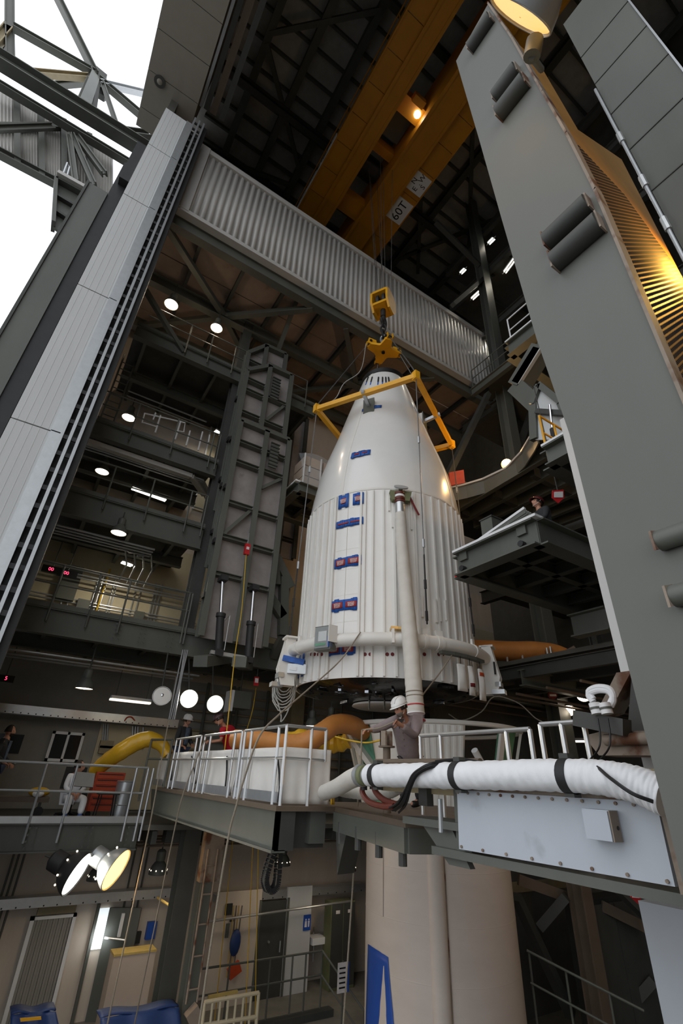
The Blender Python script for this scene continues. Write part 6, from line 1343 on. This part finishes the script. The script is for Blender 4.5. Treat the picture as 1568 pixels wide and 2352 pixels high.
def person(label, J, top, bottom, shoes='black', hat=None, fwd=None, headup=V((0,0,1)), hair='hair', beard=None, curl=.5, s=1.0, open_jacket=None, sleeves='long', bulk=1.0):
    g = lambda k: V(J[k])
    names = ['pelvis','spine','chest','neck','skull']; pts = [g('pelvis'),g('spine'),g('chest'),g('neck'),g('head')-headup*.03]
    rad = [(.13*s,.1*s),(.12*s,.095*s),(.145*s,.1*s),(.055*s,.055*s),(.06*s,.06*s)]; ed = [(0,1),(1,2),(2,3),(3,4)]
    arms = {}; up_t, up_r, up_e = [g('pelvis')-V((0,0,.04)),g('spine'),g('chest'),lerp(g('chest'),g('neck'),.8)], [(.165*s,.13*s),(.15*s,.118*s),(.165*s,.118*s),(.075*s,.075*s)], [(0,1),(1,2),(2,3)]
    for sd in 'LR':
        i = len(pts); sh, el, wr = g('sh'+sd), g('el'+sd), g('wr'+sd)
        pts += [sh,el,wr]; rad += [.058*s,.043*s,.029*s]; ed += [(2,i),(i,i+1),(i+1,i+2)]
        hp, hr, he = hand_chain(wr,g('hd'+sd)-wr,V(J.get('pn'+sd,(0,0,-1))),curl,1 if sd == 'R' else -1,s)
        k = len(pts); pts += hp; rad += hr; ed.append((i+2,k)); ed += [(a+k,b+k) for a,b in he]
        u = len(up_t); ew = lerp(el,wr,.9) if sleeves == 'long' else lerp(sh,el,.75)
        up_t += [sh,lerp(sh,el,.5)]+([el] if sleeves == 'long' else [])+[ew]; up_r += [.075*s,.068*s]+([.058*s] if sleeves == 'long' else [])+[.045*s if sleeves == 'long' else .066*s]
        up_e += [(2,u),(u,u+1),(u+1,u+2)]+([(u+2,u+3)] if sleeves == 'long' else [])
    lo_t, lo_r, lo_e = [g('pelvis')+V((0,0,.02))], [(.155*s,.125*s)], []
    for sd in 'LR':
        i = len(pts); hi, kn, an, to = g('hi'+sd), g('kn'+sd), g('an'+sd), g('to'+sd)
        pts += [hi,kn,an,to]; rad += [.085*s,.055*s,.04*s,.035*s]; ed += [(0,i),(i,i+1),(i+1,i+2),(i+2,i+3)]
        k = len(lo_t); lo_t += [hi,lerp(hi,kn,.5),kn,lerp(kn,an,.5),lerp(kn,an,.93)]; lo_r += [.1*s,.092*s,.078*s,.072*s,.068*s]; lo_e += [(0,k),(k,k+1),(k+1,k+2),(k+2,k+3),(k+3,k+4)]
    hv, hf, r, f, u = head_mesh(g('head'),fwd,headup,s)
    vs, fs = skin(pts,ed,rad); bd = G().add(vs,fs).add(hv,hf).o('person','skin',label=label,cat='person')
    up_r = [(x[0]*bulk,x[1]*bulk) if isinstance(x,tuple) else x*(1+(bulk-1)*.5) for x in up_r]
    vs, fs = skin(up_t,up_e,up_r); tp = G().add(vs,fs).o('shirt' if top != 'coverall' else 'coverall_top',top,bd)
    vs, fs = skin(lo_t,lo_e,lo_r); G().add(vs,fs).o('trousers',bottom,bd)
    for sd in 'LR':
        an, to = g('an'+sd), g('to'+sd); vs, fs = skin([an+V((0,0,.06)),an-V((0,0,.03)),to],[(0,1),(1,2)],[.062*s,.056*s,.046*s]); G().add(vs,fs).o('boot',shoes,bd)
        G().ball(g('head')+(r*(.031 if sd == 'R' else -.031)+f*.079+u*.008)*s,.0095*s,6).o('eye','black',bd)
    G().path([g('head')+(r*(-.022+.011*k)+f*(.096-.004*abs(k-2))-u*.064)*s for k in range(5)],.003*s,5).o('mouth','dark_red',bd)
    hc = g('head')
    # hair: back and sides shell
    def cap(v0, back, rr=1.09):
        def fn(a,b):
            ph = pi/2+.55*pi*back*0+(-1+2*a)*pi*.68+pi; th = b*v0; return hc+(r*(math.cos(ph)*math.sin(th)*.08)+f*(math.sin(ph)*math.sin(th)*.102-.004)+u*(math.cos(th)*.124))*rr*s
        return fn
    if hair: G().sheet(cap(1.72,1),18,10).o('hair',hair,bd,solid=.012,sharp=2)
    if beard:
        def fn(a,b):
            ph = pi/2+(a-.5)*2.4; z = -.045-.075*b; k = math.sqrt(max(.05,1-(z/.118)**2)); return hc+(r*(math.cos(ph)*.072*k)+f*(math.sin(ph)*.102*k+.008)+u*z)*s
        G().sheet(fn,12,5).o('beard',beard,bd,solid=.012,sharp=2)
    if open_jacket:      # shirt front showing between the jacket edges
        ch, sp = g('chest'), g('spine'); ft = V((f.x,f.y,0)).normalized(); rt_ = ft.cross(V((0,0,1)))
        G().sheet(lambda a,b: lerp(ch+V((0,0,.1)),sp-V((0,0,.1)),b)+rt_*((a-.5)*.17*(1-.3*b))+ft*((.122+.02*math.sin(pi*a)) *s),6,8).o('tee_front',open_jacket,bd,solid=.015,sharp=2)
    if hat:
        ht = thing('hard_hat',loc=(0,0,0)); ht.parent = bd; ht.location = V((0,0,0))-bd.location
        hu = (u+f*(-.12)).normalized(); hf_ = r.cross(hu)*-1; base = hc+u*.045*s
        def dome(th, ph, k=1.0): return base+(r*(math.cos(ph)*math.sin(th)*.108)+f*(math.sin(ph)*math.sin(th)*.132)+hu*(math.cos(th)*.118))*k*s
        G().sheet(lambda a,b: dome(b*pi/2,2*pi*a),24,10).o('shell',hat,ht,solid=.006,sharp=2)
        G().sheet(lambda a,b: dome(pi/2,2*pi*a,1+(.05+.28*max(0,math.sin(2*pi*a))**2)*b)-hu*.012*b*s,24,2).o('brim',hat,ht,solid=.006,sharp=2)
        for e in (-.3,0,.3): G().path([dome(th,pi/2+e*.0,1.015)+r*(e*.12*s) for th in [-1.1+.22*k for k in range(11)]],.007*s,6).o('ridge',hat,ht)
        for sd in (-1,1): G().path([base+(r*.1*sd-f*.02)*s,hc+(r*.07*sd+f*.02-u*.06)*s,hc+(f*.07-u*.125)*s],.004,5).o('chin_strap','canvas',ht)
    return bd
def stand(root, psi, h=1.0, over=None):
    root = V(root); f = V((math.cos(psi),math.sin(psi),0)); r = f.cross(V((0,0,1)))
    loc = dict(pelvis=(0,0,.95),spine=(0,0,1.13),chest=(0,.01,1.34),neck=(0,.02,1.5),head=(0,.045,1.63),hiL=(-.09,0,.9),hiR=(.09,0,.9),knL=(-.1,.03,.5),knR=(.1,.03,.5),anL=(-.1,0,.1),anR=(.1,0,.1),toL=(-.11,.15,.05),toR=(.11,.15,.05),
        shL=(-.18,0,1.42),shR=(.18,0,1.42),elL=(-.25,0,1.14),elR=(.25,0,1.14),wrL=(-.25,.12,.92),wrR=(.25,.12,.92),hdL=(-.25,.17,.84),hdR=(.25,.17,.84))
    loc.update(over or {}); J = {k: root+r*(v[0]*h)+f*(v[1]*h)+V((0,0,v[2]*h)) for k,v in loc.items()}
    return J, f, r
vd = lambda px,py: ray(px,py).normalized()
# man in grey shirt pulling the rope
d0 = 7.45
J = dict(pelvis=P(942,1742,d=d0+.05),spine=P(938,1712,d=d0),chest=P(932,1675,d=d0-.05),neck=P(926,1645,d=d0-.1),head=P(919,1627,d=d0-.15),
    shL=P(957,1655,d=d0-.12),elL=P(953,1692,d=d0-.3),wrL=P(919,1664,d=d0-.42),hdL=P(905,1656,d=d0-.45),
    shR=P(905,1655,d=d0-.02),elR=P(870,1673,d=d0-.12),wrR=P(849,1677,d=d0-.2),hdR=P(836,1676,d=d0-.24))
pv = J['pelvis']; 
for sd,e in (('L',1),('R',-1)):
    J['hi'+sd] = pv+RT*(.09*e)-V((0,0,.05)); J['kn'+sd] = V((pv.x,pv.y,0))+RT*(.11*e)-FW*.12+V((0,0,.02)); J['an'+sd] = V((pv.x,pv.y,DZ+.1))+RT*(.12*e); J['to'+sd] = V((pv.x,pv.y,DZ+.05))+RT*(.12*e-.14)-V((FW.x,FW.y,0))*.08
J['pnR'] = -RT*.2-V((0,0,1)); J['pnL'] = -FW
fw = (-RT*.75-V((FW.x,FW.y,0))*.6+V((0,0,-.35)))
mn = person('man in grey shirt and white hard hat pulling a rope beside the fairing',J,'shirt_grey','dark_trousers',hat='hat_white',fwd=fw,headup=(V((0,0,1))-RT*.12),hair='hair',beard='grey_beard',curl=.75,s=1.06,bulk=1.28)
ch = J['chest']; ft = (-V((FW.x,FW.y,0))-RT*.45).normalized()
for e in (-1,1): G().prism([J['neck']+ft*.06+RT*(.03*e)-V((0,0,.02)),J['neck']+ft*.11+RT*(.07*e)-V((0,0,.1)),J['neck']+ft*.12+RT*(.01*e)-V((0,0,.08))],ft*.01).o('collar','shirt_grey',mn)
G().prism([J['neck']+ft*.12-RT*.05-V((0,0,.05)),J['neck']+ft*.12+RT*.05-V((0,0,.05)),J['neck']+ft*.19-V((0,0,.2))],ft*.01).o('undershirt','black',mn)
for k in range(4): G().tube(lerp(J['chest'],J['pelvis'],.15+.22*k)+ft*.17,lerp(J['chest'],J['pelvis'],.15+.22*k)+ft*.195,.008,6).o('button','brown',mn)
rope('rope taut between the two hands of the man in grey',[J['hdL']-FW*.02,lerp(J['hdL'],J['hdR'],.5)-FW*.06-V((0,0,.01)),J['hdR'],hnd],.011)
# man in red
d1 = 11.9
J = dict(pelvis=P(533,1730,d=d1+.1),spine=P(529,1708,d=d1+.05),chest=P(522,1684,d=d1),neck=P(512,1664,d=d1-.05),head=P(503,1653,d=d1-.1),
    shL=P(532,1673,d=d1+.15),elL=P(515,1700,d=d1+.1),wrL=P(485,1702,d=d1-.05),hdL=P(474,1700,d=d1-.1),shR=P(511,1673,d=d1-.2),elR=P(508,1700,d=d1-.3),wrR=P(487,1704,d=d1-.3),hdR=P(477,1703,d=d1-.3))
pv = J['pelvis']
for sd,e in (('L',1),('R',-1)):
    J['hi'+sd] = pv+RT*(.06*e)+FW*(.06*e)-V((0,0,.05)); J['kn'+sd] = V((pv.x,pv.y,lerp(pv,V((0,0,DZ)),.5).z))+RT*(.08*e-.03); J['an'+sd] = V((pv.x,pv.y,DZ+.1))+RT*(.09*e)+FW*.0; J['to'+sd] = V((pv.x,pv.y,DZ+.05))+RT*(.09*e-.17)
person('man in red t-shirt leaning over the bridge railing',J,'shirt_red','jeans',hat='hat_decal',fwd=-RT-V((0,0,.55))-V((FW.x,FW.y,0))*.15,headup=V((0,0,1))-RT*.3,hair='hair',beard=None,curl=.8,sleeves='short',bulk=1.2)
# man with white hard hat and dark jacket
q = P(428,1700,d=12.3); Jx, f_, r_ = stand((q.x,q.y,DZ),0,1.0)
f2 = (RT*.8-V((FW.x,FW.y,0))*.5).normalized(); psi = math.atan2(f2.y,f2.x); hz = P(431,1656,d=12.3)
Jx, f_, r_ = stand((hz.x-f2.x*.05,hz.y-f2.y*.05,DZ),psi,(hz.z-DZ)/1.63,dict(elL=(-.25,.03,1.14),wrL=(-.16,.24,1.02),hdL=(-.1,.32,1.02),elR=(.26,.02,1.13),wrR=(.22,.2,.98),hdR=(.2,.28,.97)))
person('man in dark jacket and white hard hat behind the bridge railing',Jx,'jacket','jeans',hat='hat_white',fwd=f2+V((0,0,-.2)),hair='hair',open_jacket='tee',curl=.6)
# standing man at the left edge
hz = P(30,1680,Y=14.2); f2 = (V((1,0,0))*.95+V((0,-.3,0))).normalized()
Jx, f_, r_ = stand((hz.x-.1,hz.y,-1.03),math.atan2(f2.y,f2.x),(hz.z+1.03)/1.63,dict(elR=(.24,.0,1.14),wrR=(.2,.2,1.0),hdR=(.16,.28,.97),elL=(-.24,0,1.14),wrL=(-.2,.2,.98),hdL=(-.14,.28,.96)))
person('bearded man in patterned shirt and dark jacket standing at the left edge',Jx,'jacket','jeans',fwd=f2,hair='hair',beard='hair',open_jacket='tee',curl=.7)
# seated worker
hz = P(187,1758,Y=13.45); ro = V((hz.x-.03,hz.y+.02,-1.03)); f2 = (V((.25,-1,0))).normalized(); k = (hz.z+1.03)/1.3
sit = dict(pelvis=(0,-.05,.5),spine=(0,-.04,.68),chest=(0,0,.92),neck=(0,.03,1.12),head=(.02,.06,1.26),hiL=(-.1,0,.5),hiR=(.1,0,.5),knL=(-.2,.42,.5),knR=(.2,.42,.5),anL=(-.2,.4,.1),anR=(.2,.42,.1),toL=(-.22,.55,.05),toR=(.22,.56,.05),
    shL=(-.19,.0,1.02),shR=(.19,.0,1.02),elL=(-.26,.1,.76),elR=(.26,.1,.76),wrL=(-.08,.28,.62),wrR=(.08,.28,.62),hdL=(-.02,.34,.58),hdR=(.03,.34,.57))
Jx, f_, r_ = stand(ro,math.atan2(f2.y,f2.x),k,sit)
person('seated worker in white coveralls and blue shoe covers',Jx,'coverall','coverall',shoes='shoe_cover',fwd=V((.9,-.45,0)),hair='hair',curl=.6)
# crouching man on the right platform
hz = P(1227,1152,d=10.0); f2 = (-RT*.9-V((FW.x,FW.y,0))*.2).normalized(); ro = V((hz.x,hz.y,4.23)); k = (hz.z-4.23)/1.0
Jx, f_, r_ = stand(ro+RT*.1,math.atan2(f2.y,f2.x),min(1.0,k),dict(pelvis=(0,-.1,.32),spine=(0,-.06,.48),chest=(0,0,.68),neck=(0,.04,.86),head=(0,.06,1.0),hiL=(-.1,-.05,.3),hiR=(.1,-.05,.3),knL=(-.13,.3,.35),knR=(.13,.3,.1),anL=(-.13,.15,.1),anR=(.13,-.2,.1),toL=(-.13,.28,.05),toR=(.13,-.3,.05),
    shL=(-.18,0,.78),shR=(.18,0,.78),elL=(-.24,.1,.55),elR=(.24,.1,.55),wrL=(-.16,.3,.45),wrR=(.16,.3,.45),hdL=(-.15,.38,.44),hdR=(.15,.38,.44)))
person('crouching man in dark red hard hat behind the ramp panel, looking up',Jx,'jacket','jeans',hat='hat_dark',fwd=f2+V((0,0,.45)),hair='hair',curl=.6)
